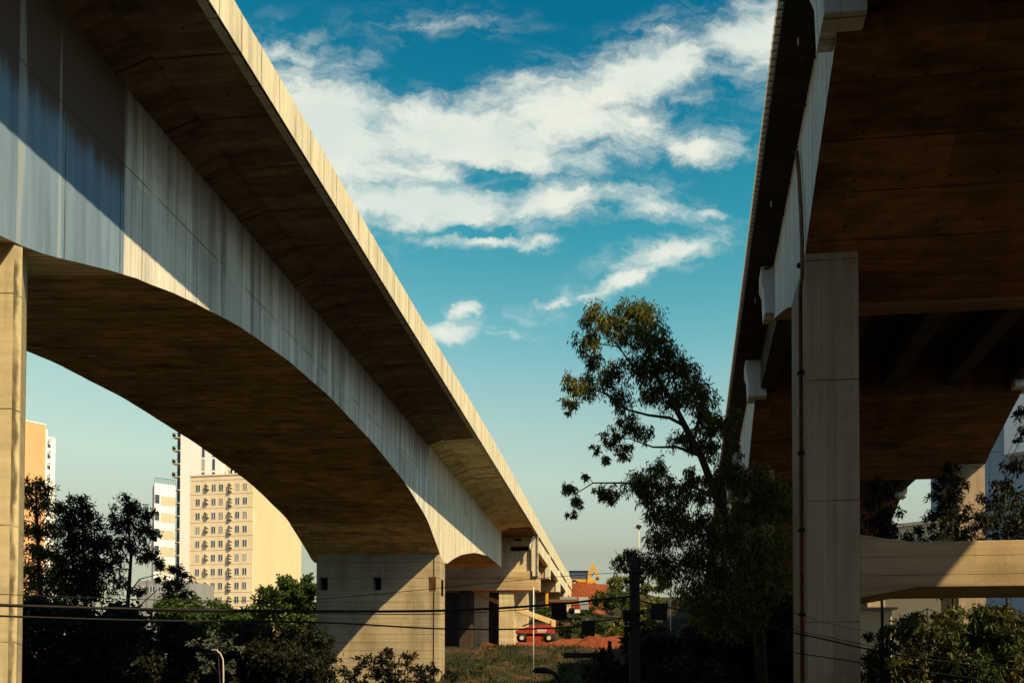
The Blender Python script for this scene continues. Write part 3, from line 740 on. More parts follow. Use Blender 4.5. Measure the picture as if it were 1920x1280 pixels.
# shop wall under the crossbeam at right
p0, p1 = at(1612, 1140, 50), at(1672, 1140, 50)
B, W = bldg_frame('painted_hut', p0, p1, -2)
tag(B, 'small pale hut with red base band below the crossbeam', 'hut')
h0 = at(1640, 1142, 50).z + 2
MB().box(-.5, W, 0, 4, -1, h0).build('wall', M['cream'], B)
MB().box(-.5, W, -.03, -.001, .3, 1.3).build('painted_band', M['orange'], B)
MB().box(.6, 1.3, -.04, -.001, 1.8, 3.9).build('door', M['grey'], B)
MB().box(-.8, W + .3, -.3, 4.3, h0, h0 + .12).build('roof', M['grey'], B)

# ------------------------------------------------------------------ vegetation
def leaves(centers, radii, counts, L, Wd, droop, flat=.8, sub=.30, name='crown', mat=None, parent=None, seed=0, origin=(0, 0, 0)):
    rg = np.random.default_rng(seed); P = []
    for c, r, n in zip(centers, radii, counts):
        nt = max(3, int(n / 30)); tw = rg.normal(0, .48, (nt, 3)); ln = np.linalg.norm(tw, axis=1, keepdims=True); tw = tw / np.maximum(1, ln)
        tw[:, 2] *= flat; idx = rg.integers(0, nt, n)
        q = tw[idx] + rg.normal(0, sub * .5, (n, 3)) * np.array([1, 1, .9 + droop * .5])
        P.append(np.array(c) + q * r)
    P = np.concatenate(P); n = len(P)
    d = rg.normal(0, 1, (n, 3)); d[:, 2] -= droop * 2.2; d /= np.linalg.norm(d, axis=1, keepdims=True)
    s = np.cross(d, rg.normal(0, 1, (n, 3))); s /= np.linalg.norm(s, axis=1, keepdims=True) + 1e-9
    l = L * rg.uniform(.6, 1.3, (n, 1)); w_ = Wd * rg.uniform(.7, 1.2, (n, 1))
    V = np.empty((n, 4, 3)); V[:, 0] = P; V[:, 1] = P + d * l * .45 + s * w_ * .5; V[:, 2] = P + d * l; V[:, 3] = P + d * l * .45 - s * w_ * .5
    V = V.reshape(-1, 3) - np.array(origin)
    me = bpy.data.meshes.new(name); me.vertices.add(4 * n); me.vertices.foreach_set('co', V.ravel())
    me.loops.add(4 * n); me.loops.foreach_set('vertex_index', np.arange(4 * n)); me.polygons.add(n)
    me.polygons.foreach_set('loop_start', np.arange(n) * 4); me.polygons.foreach_set('loop_total', np.full(n, 4))
    me.materials.append(mat); me.update(calc_edges=True); me.validate()
    o = bpy.data.objects.new(name, me); col.objects.link(o); o.parent = parent
    return o
def limb(mb, a, b, r0, r1, wig=.08, n=5, seed=0, org=Vector((0, 0, 0))):
    rr = random.Random(seed); a, b = Vector(a), Vector(b); L = (b - a).length; pts = []; rs = []
    for i in range(n + 1):
        t_ = i / n; p = a.lerp(b, t_); k = math.sin(math.pi * t_) * wig * L
        p = p + Vector((rr.uniform(-k, k), rr.uniform(-k, k), rr.uniform(-k, k) * .6 + k * .5)); pts.append(p - org); rs.append(r0 + (r1 - r0) * t_)
    mb.tube(pts, rs, 7)
def tree(name, label, cat, base, top, blobs, mat, L=.18, Wd=.06, droop=.3, dens=700, tr=.2, bark='bark', group=None, seed=1, trunk=None, limbs=None, flat=.8):
    """blobs: (centre, radius); trunk: polyline of points; each crown is clumps of leaves hung on its limbs"""
    base = Vector(base); e = empty(name, base); tag(e, label, cat, group)
    mb = MB(); pts = [Vector(p) for p in (trunk or [base, base.lerp(Vector(top), .5) + Vector((.15, .1, 0)), top])]
    rs = [tr * (1 - .8 * i / (len(pts) - 1)) for i in range(len(pts))]
    mb.tube([p - base for p in pts], rs, 9)
    for k, l in enumerate(limbs or []):
        l = [Vector(p) for p in l]; mb.tube([p - base for p in l], [tr * .30 * (1 - .75 * i / (len(l) - 1)) for i in range(len(l))], 7)
    nodes = [p for l in (limbs or []) for p in l[1:]] + pts[1:]
    fine = []
    for i in range(len(pts) - 1):
        for q in (0, .33, .66): fine.append(pts[i].lerp(pts[i + 1], q))
    nodes += fine[len(fine) // 3:]
    for k, (c, r) in enumerate(blobs):
        c = Vector(c); lo = [p for p in nodes if p.z < c.z + .3] or nodes
        j = min(lo, key=lambda p: (p - c).length)
        if limbs and (j - c).length > r * 3.2: j = c + (j - c).normalized() * r * 1.2
        limb(mb, j, c, max(.012, tr * .22 * min(1, r)), .008 + tr * .04, .07, 4, seed * 100 + k, base)
    mb.build('trunk', M[bark], e, True); dens *= 1.7
    leaves([c for c, r in blobs], [r for c, r in blobs], [int(dens * r * r) + 12 for c, r in blobs], L, Wd, droop, flat, .30, 'crown', M[mat], e, seed, base)
    return e
def blobs_px(lst, Y, dy=1.2, seed=0, rs=1.0):
    rr = random.Random(seed)
    return [(at(x, y, Y + rr.uniform(-dy, dy)), r * rs * Y / F) for x, y, r in lst]
# the eucalyptus in the middle
EY = 27.5
eb = [(1120,590,26),(1150,606,28),(1103,640,24),(1185,588,28),(1212,600,30),(1230,640,30),(1190,635,28),(1108,672,20),(1075,718,20),(1066,758,16),(1108,722,26),(1150,700,28),(1200,688,30),(1248,680,34),(1280,700,28),(1300,730,30),(1318,752,26),(1160,748,24),(1220,735,28),(1265,745,32),(1318,790,26),(1338,800,24),(1180,790,22),(1208,812,18),(1150,822,20),(1168,842,16),(1132,862,11),(1120,840,10),(1280,822,22),(1308,835,20),(1335,840,22),
      (1064,914,16),(1080,940,14),(1072,960,9),(1100,890,8),(1127,922,17),(1152,925,18),(1190,902,24),(1226,905,30),(1260,930,30),(1232,878,20),(1210,930,20),(1290,900,22),(1312,925,24),(1332,900,22),(1240,962,28),(1270,990,36),(1310,980,32),(1232,1010,24),(1178,1042,22),(1163,1056,16),(1208,1058,28),(1258,1060,40),(1310,1050,38),(1362,800,18),(1372,840,18),(1378,775,14),(1365,880,26),(1385,905,28),
      (1420,905,34),(1455,925,30),(1472,960,20),(1430,960,40),(1388,965,34),(1350,1000,40),(1400,1030,46),(1445,1025,40),(1360,1085,46),(1420,1100,46),(1455,1080,30),(1300,1110,34),(1390,1150,44),(1340,1150,40)]
tp = lambda pts, Y=EY: [at(x, y, Y) for x, y in pts]
trk = tp([(1432, 1330), (1425, 1200), (1408, 1090), (1385, 1017), (1345, 934), (1315, 855), (1284, 798), (1262, 754), (1236, 715), (1219, 667), (1205, 620)])
lm = [tp([(1284, 798), (1255, 783), (1215, 778), (1178, 768), (1130, 735), (1085, 725)]), tp([(1262, 754), (1225, 700), (1185, 685), (1160, 650), (1125, 610)]), tp([(1315, 855), (1270, 838), (1225, 838), (1180, 822)]), tp([(1345, 934), (1300, 912), (1240, 915), (1170, 905), (1112, 905), (1080, 925)]),
      tp([(1385, 1017), (1320, 985), (1260, 975)]), tp([(1400, 1060), (1330, 1070), (1250, 1050), (1185, 1045)]), tp([(1300, 830), (1310, 780), (1300, 740)]), tp([(1345, 934), (1362, 880), (1370, 830)]), tp([(1385, 1017), (1420, 960), (1440, 920)])]
tree('eucalyptus_tree', 'tall leaning eucalyptus with sunlit top left, rising between the two bridges', 'tree', trk[0], trk[-1], blobs_px(eb, EY, 1.3, 3, 1.12), 'leaf_euc', .20, .046, .75, 1650, .21, 'bark_pale', None, 5, trk, lm)

def gtree(name, label, px, ptop, pbot, Y, blobs, mat, **kw):
    b = at(px, pbot, Y); b.z = gz(b.x, b.y) - .3
    top = at(px + random.uniform(-6, 6), ptop, Y)
    seed = kw.pop('seed', int(px)); cat = kw.pop('cat', 'tree')
    return tree(name, label, cat, b, top, blobs_px(blobs, Y, kw.pop('dy', 1.5), seed), mat, seed=seed, **kw)
def mass(px0, px1, py0, py1, r, n, seed):
    rr = random.Random(seed); return [(rr.uniform(px0, px1), rr.uniform(py0, py1), r * rr.uniform(.75, 1.25)) for _ in range(n)]
G1 = 'dark trees left of the tall pier'
gtree('tree', 'dark feathery tree with yellow lit top beside the left pier', 72, 905, 1300, 42, [(75, 915, 26), (60, 945, 26), (95, 950, 24), (55, 990, 26), (90, 995, 26), (70, 1035, 30), (100, 1040, 24), (60, 1080, 30), (90, 1090, 32), (70, 1130, 36), (110, 1130, 30)], 'leaf_euc', L=.24, Wd=.075, droop=.4, dens=720, group=G1)
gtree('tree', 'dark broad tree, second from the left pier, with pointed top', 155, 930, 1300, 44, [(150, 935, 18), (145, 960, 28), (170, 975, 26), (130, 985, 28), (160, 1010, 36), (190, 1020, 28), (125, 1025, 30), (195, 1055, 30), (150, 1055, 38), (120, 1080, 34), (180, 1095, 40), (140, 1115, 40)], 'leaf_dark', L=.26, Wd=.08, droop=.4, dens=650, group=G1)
t3 = tp([(232, 1300), (236, 1180), (242, 1100), (246, 1040), (240, 980), (238, 945)], 40)
tree('tree', 'slender dark tree with open crown and low right limb before the white buildings', 'tree', t3[0], t3[-1], blobs_px([(240, 945, 20), (225, 960, 22), (262, 955, 20), (282, 965, 14), (215, 985, 18), (245, 985, 26), (275, 990, 20), (222, 1015, 18), (255, 1020, 22), (288, 1000, 12), (295, 1040, 16), (270, 1045, 16), (215, 1050, 18), (320, 1065, 16), (300, 1060, 14), (335, 1085, 20), (320, 1100, 20), (345, 1110, 12), (306, 1085, 12), (230, 1090, 16), (265, 1105, 16)], 40, 1.2, 9, 1.05), 'leaf_dark', .24, .07, .5, 620, .13, 'bark', G1, 9, t3,
     [tp([(243, 1110), (262, 1085), (300, 1075), (330, 1085)], 40), tp([(236, 1170), (262, 1135), (295, 1105), (325, 1095)], 40), tp([(246, 1040), (270, 1010), (280, 975)], 40), tp([(244, 1060), (225, 1020), (220, 980)], 40)])
gtree('tree', 'round topped green tree with sunlit crown touching the tall pier', 540, 1110, 1290, 96, [(530, 1098, 20), (580, 1096, 18), (505, 1112, 18), (490, 1130, 16), (545, 1102, 22), (570, 1100, 20), (520, 1120, 22), (560, 1125, 26), (500, 1140, 20), (540, 1145, 26), (580, 1145, 22), (575, 1120, 20), (485, 1150, 14), (510, 1165, 24), (560, 1170, 28), (590, 1170, 20)], 'leaf_green', L=.55, Wd=.28, droop=.1, dens=150, tr=.3)
for i, (a, b_, py, Y, lab) in enumerate(((296, 372, 1124, 120, 'low green tree line crown below the grey block'), (372, 432, 1146, 124, 'low green rounded tree below the beige block windows'), (432, 500, 1155, 116, 'low green tree between beige block and round topped tree'))):
    gtree('tree', lab, (a + b_) / 2, py, 1290, Y, [((a + b_) / 2, py, 22), ((a + b_) / 2 - 22, py + 10, 20), ((a + b_) / 2 + 22, py + 8, 20)] + mass(a, b_, py + 4, py + 30, 18, 10, i) + mass(a, b_, py + 30, py + 90, 22, 8, i + 9), 'leaf_green', L=.6, Wd=.3, droop=.1, dens=110, tr=.25, group='low green trees under the apartment blocks')
# dark understory, left
G2 = 'shaded understory trees at lower left'
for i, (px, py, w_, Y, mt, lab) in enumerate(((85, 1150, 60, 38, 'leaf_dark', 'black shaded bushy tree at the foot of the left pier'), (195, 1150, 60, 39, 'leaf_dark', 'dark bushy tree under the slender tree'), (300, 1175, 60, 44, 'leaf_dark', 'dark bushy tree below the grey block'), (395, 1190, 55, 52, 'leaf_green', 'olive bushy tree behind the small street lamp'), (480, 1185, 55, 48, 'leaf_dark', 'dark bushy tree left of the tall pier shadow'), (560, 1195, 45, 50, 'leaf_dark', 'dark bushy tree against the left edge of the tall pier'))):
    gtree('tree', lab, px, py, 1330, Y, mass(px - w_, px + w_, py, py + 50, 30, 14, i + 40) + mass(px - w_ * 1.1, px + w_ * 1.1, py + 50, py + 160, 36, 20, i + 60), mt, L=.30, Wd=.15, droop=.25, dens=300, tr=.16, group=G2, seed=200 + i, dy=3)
gtree('shrub', 'pale leaved shrub in front of dark trees above the small street lamp', 405, 1185, 1290, 36, [(400, 1190, 14), (420, 1200, 16), (385, 1210, 14), (405, 1215, 16), (432, 1195, 8), (375, 1225, 10), (360, 1205, 12), (440, 1215, 12), (390, 1240, 18), (425, 1245, 16)], 'leaf_pale', L=.20, Wd=.09, droop=.1, dens=260, tr=.06, cat='shrub')
gtree('shrub', 'feathery dark shrub in front of the tall pier base', 740, 1225, 1330, 42, [(730, 1228, 18), (700, 1235, 18), (765, 1235, 18), (675, 1245, 16), (795, 1250, 16), (740, 1250, 24), (655, 1262, 16), (815, 1265, 14), (700, 1262, 22), (780, 1268, 22), (740, 1280, 28), (670, 1285, 24), (800, 1290, 22), (720, 1300, 24)], 'leaf_dark', L=.24, Wd=.09, droop=-.2, dens=480, tr=.08, cat='shrub')
# embankment shrubs (sunlit)
G3 = 'sunlit shrubs on the embankment slope'
sh = [(1166, 1090, 20, 138, 'leaf_lime', 'thin yellow green bush on the embankment crest beside the digger'), (1135, 1118, 22, 126, 'leaf_green', 'green bush below the worker on the red bank'), (1165, 1120, 20, 118, 'leaf_green', 'green bush left of the utility pole on the slope'), (1095, 1172, 20, 104, 'leaf_green', 'dark green bush behind the red soil heap'), (1060, 1180, 16, 106, 'leaf_dark', 'dark bush right of the red boom lift'), (1130, 1170, 22, 102, 'leaf_green', 'green bush above the red soil heap'), (1165, 1180, 18, 98, 'leaf_lime', 'yellowish bush touching the utility pole'), (1222, 1090, 22, 110, 'leaf_lime', 'bright lime bush right of the utility pole top'), (1215, 1135, 20, 104, 'leaf_lime', 'olive bush behind the dark cable box'), (1100, 1145, 14, 122, 'leaf_green', 'small green bush at the foot of the red bank'), (1020, 1150, 14, 110, 'leaf_green', 'green bush behind the boom lift arm'), (1205, 1170, 20, 92, 'leaf_lime', 'low yellow bush right of the utility pole')]
for i, (px, py, r, Y, mt, lab) in enumerate(sh):
    gtree('shrub', lab, px, py, 1240, Y, [(px + random.uniform(-r, r), py + random.uniform(-.5, 1) * r * .8, r * random.uniform(.4, .65)) for _ in range(12)], mt, L=.5, Wd=.22, droop=0, dens=75, tr=.08, group=G3, cat='shrub', seed=300 + i)
for i, (px, py, r, Y, mt, lab) in enumerate(((850, 1262, 10, 57, 'leaf_dark', 'small dark bush at the right foot of the tall pier'), (905, 1245, 8, 62, 'leaf_green', 'small olive bush on the slope below the dark span'), (1060, 1250, 12, 58, 'leaf_green', 'scrubby bush on the slope left of the black rack posts'), (1110, 1262, 16, 50, 'leaf_dark', 'dark scrub on the slope below the black rack'), (1030, 1215, 7, 84, 'leaf_dark', 'small scrub clump in front of the red ridge'), (968, 1222, 6, 82, 'leaf_green', 'tiny weed clump beside the column foot'))):
    gtree('shrub', lab, px, py, 1290, Y, [(px + random.uniform(-r, r), py + random.uniform(-.5, 1) * r * .8, r * random.uniform(.4, .65)) for _ in range(10)], mt, L=.28, Wd=.10, droop=0, dens=260, tr=.03, group='scrub on the slope under the bridge', cat='shrub', seed=340 + i)
# dark growth in the shade of the right viaduct
G4 = 'dark trees in the shade of the right viaduct'
dk = [(1235, 1200, 50, 34, 'black shaded bush right of the utility pole foot'), (1320, 1190, 55, 33, 'black shaded bush under the eucalyptus left side'), (1400, 1160, 60, 31, 'black shaded bush around the eucalyptus trunk'), (1470, 1130, 32, 30, 'dark tree pressing against the right pier side'), (1170, 1245, 40, 30, 'low black bush at the utility pole foot'), (1290, 1250, 60, 26, 'low black bush in front of the eucalyptus')]
for i, (px, py, w_, Y, lab) in enumerate(dk):
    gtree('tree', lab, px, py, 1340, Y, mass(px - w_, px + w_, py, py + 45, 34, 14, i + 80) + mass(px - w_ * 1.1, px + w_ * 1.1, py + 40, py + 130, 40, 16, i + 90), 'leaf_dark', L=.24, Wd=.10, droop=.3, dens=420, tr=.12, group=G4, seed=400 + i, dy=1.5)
G5 = 'dark trees behind the low crossbeam'
bt = [(1650, 905, 1320, 38, [(1645, 905, 22), (1660, 925, 24), (1640, 945, 26), (1665, 965, 28), (1635, 985, 28), (1670, 1005, 26), (1640, 1015, 26)], 'dark tree right beside the big square pier above the crossbeam'),
      (1780, 870, 1320, 36, [(1782, 875, 18), (1775, 900, 22), (1795, 905, 20), (1760, 925, 20), (1790, 935, 26), (1770, 960, 26), (1800, 965, 24), (1745, 965, 16), (1780, 995, 30), (1740, 1000, 20), (1720, 985, 12), (1705, 1000, 14), (1815, 1000, 24)], 'dark pointed tree at the middle of the crossbeam gap'),
      (1885, 900, 1320, 33, [(1915, 770, 20), (1925, 810, 22), (1905, 870, 22), (1925, 860, 26), (1890, 905, 22), (1870, 925, 26), (1900, 940, 32), (1865, 960, 28), (1895, 985, 34), (1850, 990, 26), (1930, 960, 34), (1840, 965, 18), (1920, 1000, 30)], 'dark tall tree at the right frame edge behind the crossbeam')]
for i, (px, pt, pb, Y, bl, lab) in enumerate(bt):
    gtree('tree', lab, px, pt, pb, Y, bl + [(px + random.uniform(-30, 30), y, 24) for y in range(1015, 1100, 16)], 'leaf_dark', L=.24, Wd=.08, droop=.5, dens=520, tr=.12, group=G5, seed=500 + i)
G6 = 'leafy trees below the crossbeam'
lw = [(1660, 1170, 34, 26, 'leaf_dark', 'twiggy dark tree right of the pier below the crossbeam'), (1740, 1140, 50, 21, 'leaf_olive', 'leafy green tree below the crossbeam middle'), (1830, 1138, 50, 21, 'leaf_green', 'brighter leafy tree under the lit part of the crossbeam'), (1905, 1140, 45, 21, 'leaf_olive', 'leafy tree in the lower right corner')]
for i, (px, py, w_, Y, mt, lab) in enumerate(lw):
    gtree('tree', lab, px, py, 1350, Y, mass(px - w_, px + w_, py, py + 60, 26 if i else 14, 16, i + 120) + mass(px - w_ * 1.1, px + w_ * 1.1, py + 50, py + 150, 30, 18, i + 130), mt, L=.20, Wd=.06, droop=.6, dens=520 if i else 260, tr=.1, group=G6, seed=600 + i, dy=.8)
rg = np.random.default_rng(11)
n = 26000; gx = rg.uniform(-15, 8, n); gy = rg.uniform(52, 108, n)
kz = np.sin(gx * .9 + 2) * np.cos(gy * .35) + rg.normal(0, .5, n); ok = (kz > -.1) & ~((gy > 84) & (gy < 103) & (gx < 2)); gx, gy = gx[ok], gy[ok]; n = len(gx)
P = np.stack([gx, gy, ground_z(gx, gy) - .03], 1); hh = rg.uniform(.12, .5, (n, 1)); a_ = rg.uniform(0, 6.28, n); sx = np.stack([np.cos(a_), np.sin(a_), a_ * 0], 1) * rg.uniform(.03, .08, (n, 1))
tipv = P + np.concatenate([rg.normal(0, .12, (n, 2)), hh], 1)
V = np.stack([P - sx, P + sx, tipv], 1).reshape(-1, 3)
me = bpy.data.meshes.new('grass'); me.from_pydata(V.tolist(), [], np.arange(3 * n).reshape(-1, 3).tolist()); me.materials.append(M['leaf_grass'])
go = bpy.data.objects.new('grass', me); col.objects.link(go); tag(go, 'rough grass tufts on the slope below the bridge', 'grass', kind='stuff')
# tall trees east of the viaduct (added outside the frame to shade the right pier's foot and the growth there)
for i, (x, y, h) in enumerate(((28, 12, 15), (33, 18, 14), (29, 4, 14), (37, 26, 13))):
    b = Vector((x, y, -3.2)); rr = random.Random(i)
    bl = [(Vector((x + rr.uniform(-3.4, 3.4), y + rr.uniform(-3.4, 3.4), rr.uniform(1, h - 3))), rr.uniform(1.2, 2.0)) for _ in range(26)]
    tree('tree', ['added unseen tree beyond the viaduct, nearest one east', 'added unseen tree beyond the viaduct, second one east', 'added unseen tree beyond the viaduct behind the viewer', 'added unseen tree beyond the viaduct, farthest one east'][i], 'tree', b, Vector((x, y, h - 5)), bl, 'leaf_green', L=.5, Wd=.3, droop=.2, dens=110, tr=.3, group='trees east of the viaduct', seed=700 + i)

src = [o for o in col.objects if o.get('group') == 'trees east of the viaduct'][1]
for i, (x, y) in enumerate(((-62, -52), (-46, -60), (-31, -50), (-14, -64), (2, -52), (17, -60), (36, -50), (52, -58), (-80, -40), (68, -44))):  # unseen tree row added to cut sky light from behind
    c = copy_tree(src); c.location = (x, y, -3); c.rotation_euler.z = i * 1.3; s_ = 1.35 + .1 * (i % 3); c.scale = (s_ * 1.3, s_ * 1.3, s_)
    c['label'] = 'added unseen tree in the row far behind the viewer'
    c['group'] = 'added trees behind the viewer'
# ------------------------------------------------------------------ works machines
RED = plain('red_paint', (.26, .028, .010), .6, 0, .45, 2); YEL = plain('yellow_paint', (.62, .30, .03), .5, 0, .2); CRM = plain('cream_paint', (.60, .44, .20), .55, 0, .15)
# boom lift
bp = at(1003, 1204, 95); 
BL = empty('boom_lift', (bp.x, bp.y, bp.z), R(4)); tag(BL, 'red boom lift with long cream telescopic arm parked behind the concrete column', 'boom lift')
MB().prism_x([(0, 0), (2.0, 0), (2.0, .75), (0, .75)], -1.0, .9).build('chassis', RED, BL, bevel=.05)
for x, y in ((-1.55, -.1), (-1.55, 1.9), (1.65, -.1), (1.65, 1.9)):
    wv = MB().tube([(x, y - .2, .55), (x, y + .2, .55)], .62, 18).build('wheel', M['rubber'], BL, True)
    MB().tube([(x, y - .23, .55), (x, y - .2, .55)], .25, 12).build('rim', M['tan'], wv)
mb = MB().prism_y([(-2.2, 1.05), (2.3, 1.0), (2.3, 1.95), (.9, 2.15), (-.6, 2.0), (-2.4, 1.35)], 0, 1.7)
body = mb.build('turret', RED, BL, bevel=.08)
MB().box(.25, 1.4, -.02, -.002, 1.45, 1.55).box(.25, 1.3, -.02, -.002, 1.25, 1.33).build('marking', M['pvc'], body)
MB().box(-1.9, 1.0, .3, 1.4, .75, 1.04).build('slew_ring', M['rubber'], BL)
ang = math.atan2(25, 62)
def beam(mb, a, b, h, y0, y1):
    a, b = Vector((a[0], 0, a[1])), Vector((b[0], 0, b[1])); d = (b - a).normalized(); n_ = Vector((-d.z, 0, d.x)) * h / 2
    mb.prism_y([((a - n_).x, (a - n_).z), ((b - n_).x, (b - n_).z), ((b + n_).x, (b + n_).z), ((a + n_).x, (a + n_).z)], y0, y1)
mb = MB(); beam(mb, (2.2, 2.45), (-2.2, 4.0), .62, .55, 1.15); mb.build('boom_arm', CRM, BL, bevel=.03)
mb = MB(); beam(mb, (-1.8, 3.85), (-7.6, 6.1), .44, .62, 1.08); mb.build('inner_boom', CRM, BL)
MB().box(1.95, 2.45, .4, 1.3, 1.9, 2.75).build('counterweight', CRM, BL)
MB().tube([(-1.5, .9, 2.0), (.6, .9, 2.9)], .09, 8).build('hydraulic_ram', M['rubber'], BL)
# backhoe loader
bp = at(1092, 1101, 150)
BH = empty('backhoe_loader', (bp.x, bp.y, bp.z - .35), R(0)); tag(BH, 'yellow backhoe loader with raised arm on top of the red embankment', 'backhoe')
MB().prism_y([(-1.2, .9), (2.0, .9), (2.6, 1.1), (2.6, 1.7), (.9, 1.75), (.5, 1.3), (-1.2, 1.3)], -.55, .55).build('chassis', YEL, BH, bevel=.05)
mb = MB()
for x in (-2.3, .9):
    for y in (-.8, .8): mb.box(x - .06, x + .06, y - .06, y + .06, 1.5, 3.3)
mb.box(-2.5, 1.1, -.95, .95, 3.3, 3.42)
cb = mb.build('cab', M['rubber'], BH)
MB().box(-2.2, .8, -.78, .78, 1.9, 3.28).build('window', M['glass'], cb)
MB().box(-2.4, 1.0, -.75, .75, 1.3, 1.88).build('fender', YEL, BH)
for x, r_ in ((-1.5, .85), (2.2, .55)):
    for y in (-1.0, .7):
        wv = MB().tube([(x, y, r_), (x, y + .35, r_)], r_, 20).build('wheel', M['rubber'], BH, True)
        MB().tube([(x, y - .02, r_), (x, y, r_)], r_ * .5, 14).build('rim', CRM, wv)
mb = MB(); beam(mb, (1.6, 1.2), (1.25, 3.0), .5, -.2, .2); beam(mb, (1.2, 2.85), (2.2, 4.6), .5, -.18, .18); mb.build('boom', YEL, BH)
mb = MB(); beam(mb, (2.1, 4.7), (2.9, 2.1), .42, -.15, .15); mb.build('dipper', YEL, BH)
MB().prism_y([(2.3, 1.6), (3.2, 1.9), (3.0, 2.4), (2.6, 2.3)], -.4, .4).build('bucket', M['rust'], BH)
mb = MB(); beam(mb, (1.7, 2.5), (2.5, 3.6), .14, -.05, .05); mb.build('hydraulic_ram', M['rubber'], BH)
# truck below the bank
bp = at(1055, 1150, 116)
TK = empty('flatbed_truck', (bp.x, bp.y, bp.z), 0); tag(TK, 'small flatbed truck with orange post and red and white tail below the red bank', 'truck')
MB().box(-2.0, 2.2, 0, 2.2, 1.7, 2.1).build('bed', M['rust'], TK)
MB().box(-.4, 2.0, .2, 2.0, 2.1, 2.5).build('steel_plates', M['grey'], TK)
MB().box(-2.5, -2.1, 0, .5, 1.0, 3.0).build('post', YEL, TK)
MB().prism_x([(.2, .6), (2.0, .6), (2.0, 2.3), (.6, 2.5), (.2, 1.5)], 2.3, 3.7).build('cab', M['grey'], TK, bevel=.04)
MB().box(1.75, 2.55, -.3, 0, .1, .6, 1).box(1.75, 2.55, -.3, 0, .602, 1.2, 0).build('tail_board', [RED, M['pvc']], TK)
for x in (-1.4, 1.3): MB().tube([(x, .1, .45), (x, .45, .45)], .5, 16).build('wheel', M['rubber'], TK, True)
# worker
bp = at(1117, 1116, 147); WK = None
mb = MB()
H = 1.75
def chain(mb, pts, rs, n=10): mb.tube([Vector(p) for p in pts], rs, n)
chain(mb, [(-.10, 0, .02), (-.11, .0, .48), (-.10, 0, .88), (-.05, 0, .98)], [.06, .065, .09, .1]); chain(mb, [(.16, .1, .02), (.13, .04, .48), (.10, 0, .88), (.05, 0, .98)], [.06, .065, .09, .1])
chain(mb, [(0, 0, .92), (0, 0, 1.1), (0, 0, 1.35), (0, 0, 1.46), (0, 0, 1.52), (0, -.01, 1.58), (0, -.02, 1.66), (0, 0, 1.75)], [.17, .155, .19, .13, .06, .085, .10, .05], 12)
chain(mb, [(.19, 0, 1.42), (.27, -.05, 1.18), (.24, -.2, .98), (.24, -.24, .90)], [.06, .05, .04, .035]); chain(mb, [(-.19, 0, 1.42), (-.30, .02, 1.18), (-.34, -.1, .95), (-.34, -.13, .88)], [.06, .05, .04, .035])
WK = mb.build('person', plain('skin_and_trousers', (.10, .07, .05), .8), None, True); WK.location = bp
for md_ in ('r',):
    r_ = WK.modifiers.new('remesh', 'REMESH'); r_.mode = 'VOXEL'; r_.voxel_size = .03
tag(WK, 'worker in yellow vest and helmet standing on the red bank', 'person')
mb = MB(); chain(mb, [(0, 0, .88), (0, 0, 1.1), (0, 0, 1.36), (0, 0, 1.47)], [.2, .19, .22, .15], 12); mb.build('safety_vest', plain('vest_yellow', (.85, .50, .02), .6), WK, True)
mb = MB(); chain(mb, [(0, -.01, 1.66), (0, -.01, 1.70), (0, 0, 1.79), (0, 0, 1.81)], [.15, .12, .09, .02], 12); mb.build('helmet', plain('helmet_yellow', (.80, .55, .05), .4), WK, True)

# red soil heap
mb = MB(); n = 40; c = at(1105, 1222, 90)
redm, t, bs = newmat('red_soil'); tc = t.node('ShaderNodeTexCoord').outputs['Object']; nf = t.noise(tc, 1.5, 8, .75)
setc(t, bs, t.mix(t.mr(nf, .3, .7), (.10, .018, .005), (.22, .052, .016))); bs.inputs['Roughness'].default_value = .95; bump(t, bs, nf, .9, .2)
def heap(label, c, a, b_, h, seed):
    rr = np.random.default_rng(seed); mb = MB(); n = 36
    for j in range(n + 1):
        for i in range(n + 1):
            x = (i / n * 2 - 1); y = (j / n * 2 - 1); r_ = min(1, math.hypot(x, y)); z = h * (math.cos(math.pi * r_) * .5 + .5) ** .8
            z *= 1 + .18 * math.sin(5 * x + seed) * math.cos(4 * y)
            mb.v.append((x * a, y * b_, z + rr.normal(0, .05) - .4))
    for j in range(n):
        for i in range(n): k = j * (n + 1) + i; mb.f.append((k, k + 1, k + n + 2, k + n + 1)); mb.m.append(0)
    o = mb.build('soil_heap', redm, None, True); o.location = c; tag(o, label, 'soil heap'); return o
heap('broad red soil heap behind the black rail left of the utility pole', at(1110, 1222, 90), 4.6, 3.0, 2.1, 1)
heap('small dark red soil heap inside the dark span left of the column', at(918, 1218, 84), 1.8, 2.0, 1.3, 4)
heap('long low red soil ridge in front of the boom lift wheels', at(1005, 1222, 91.5), 4.4, 1.6, 1.5, 6)

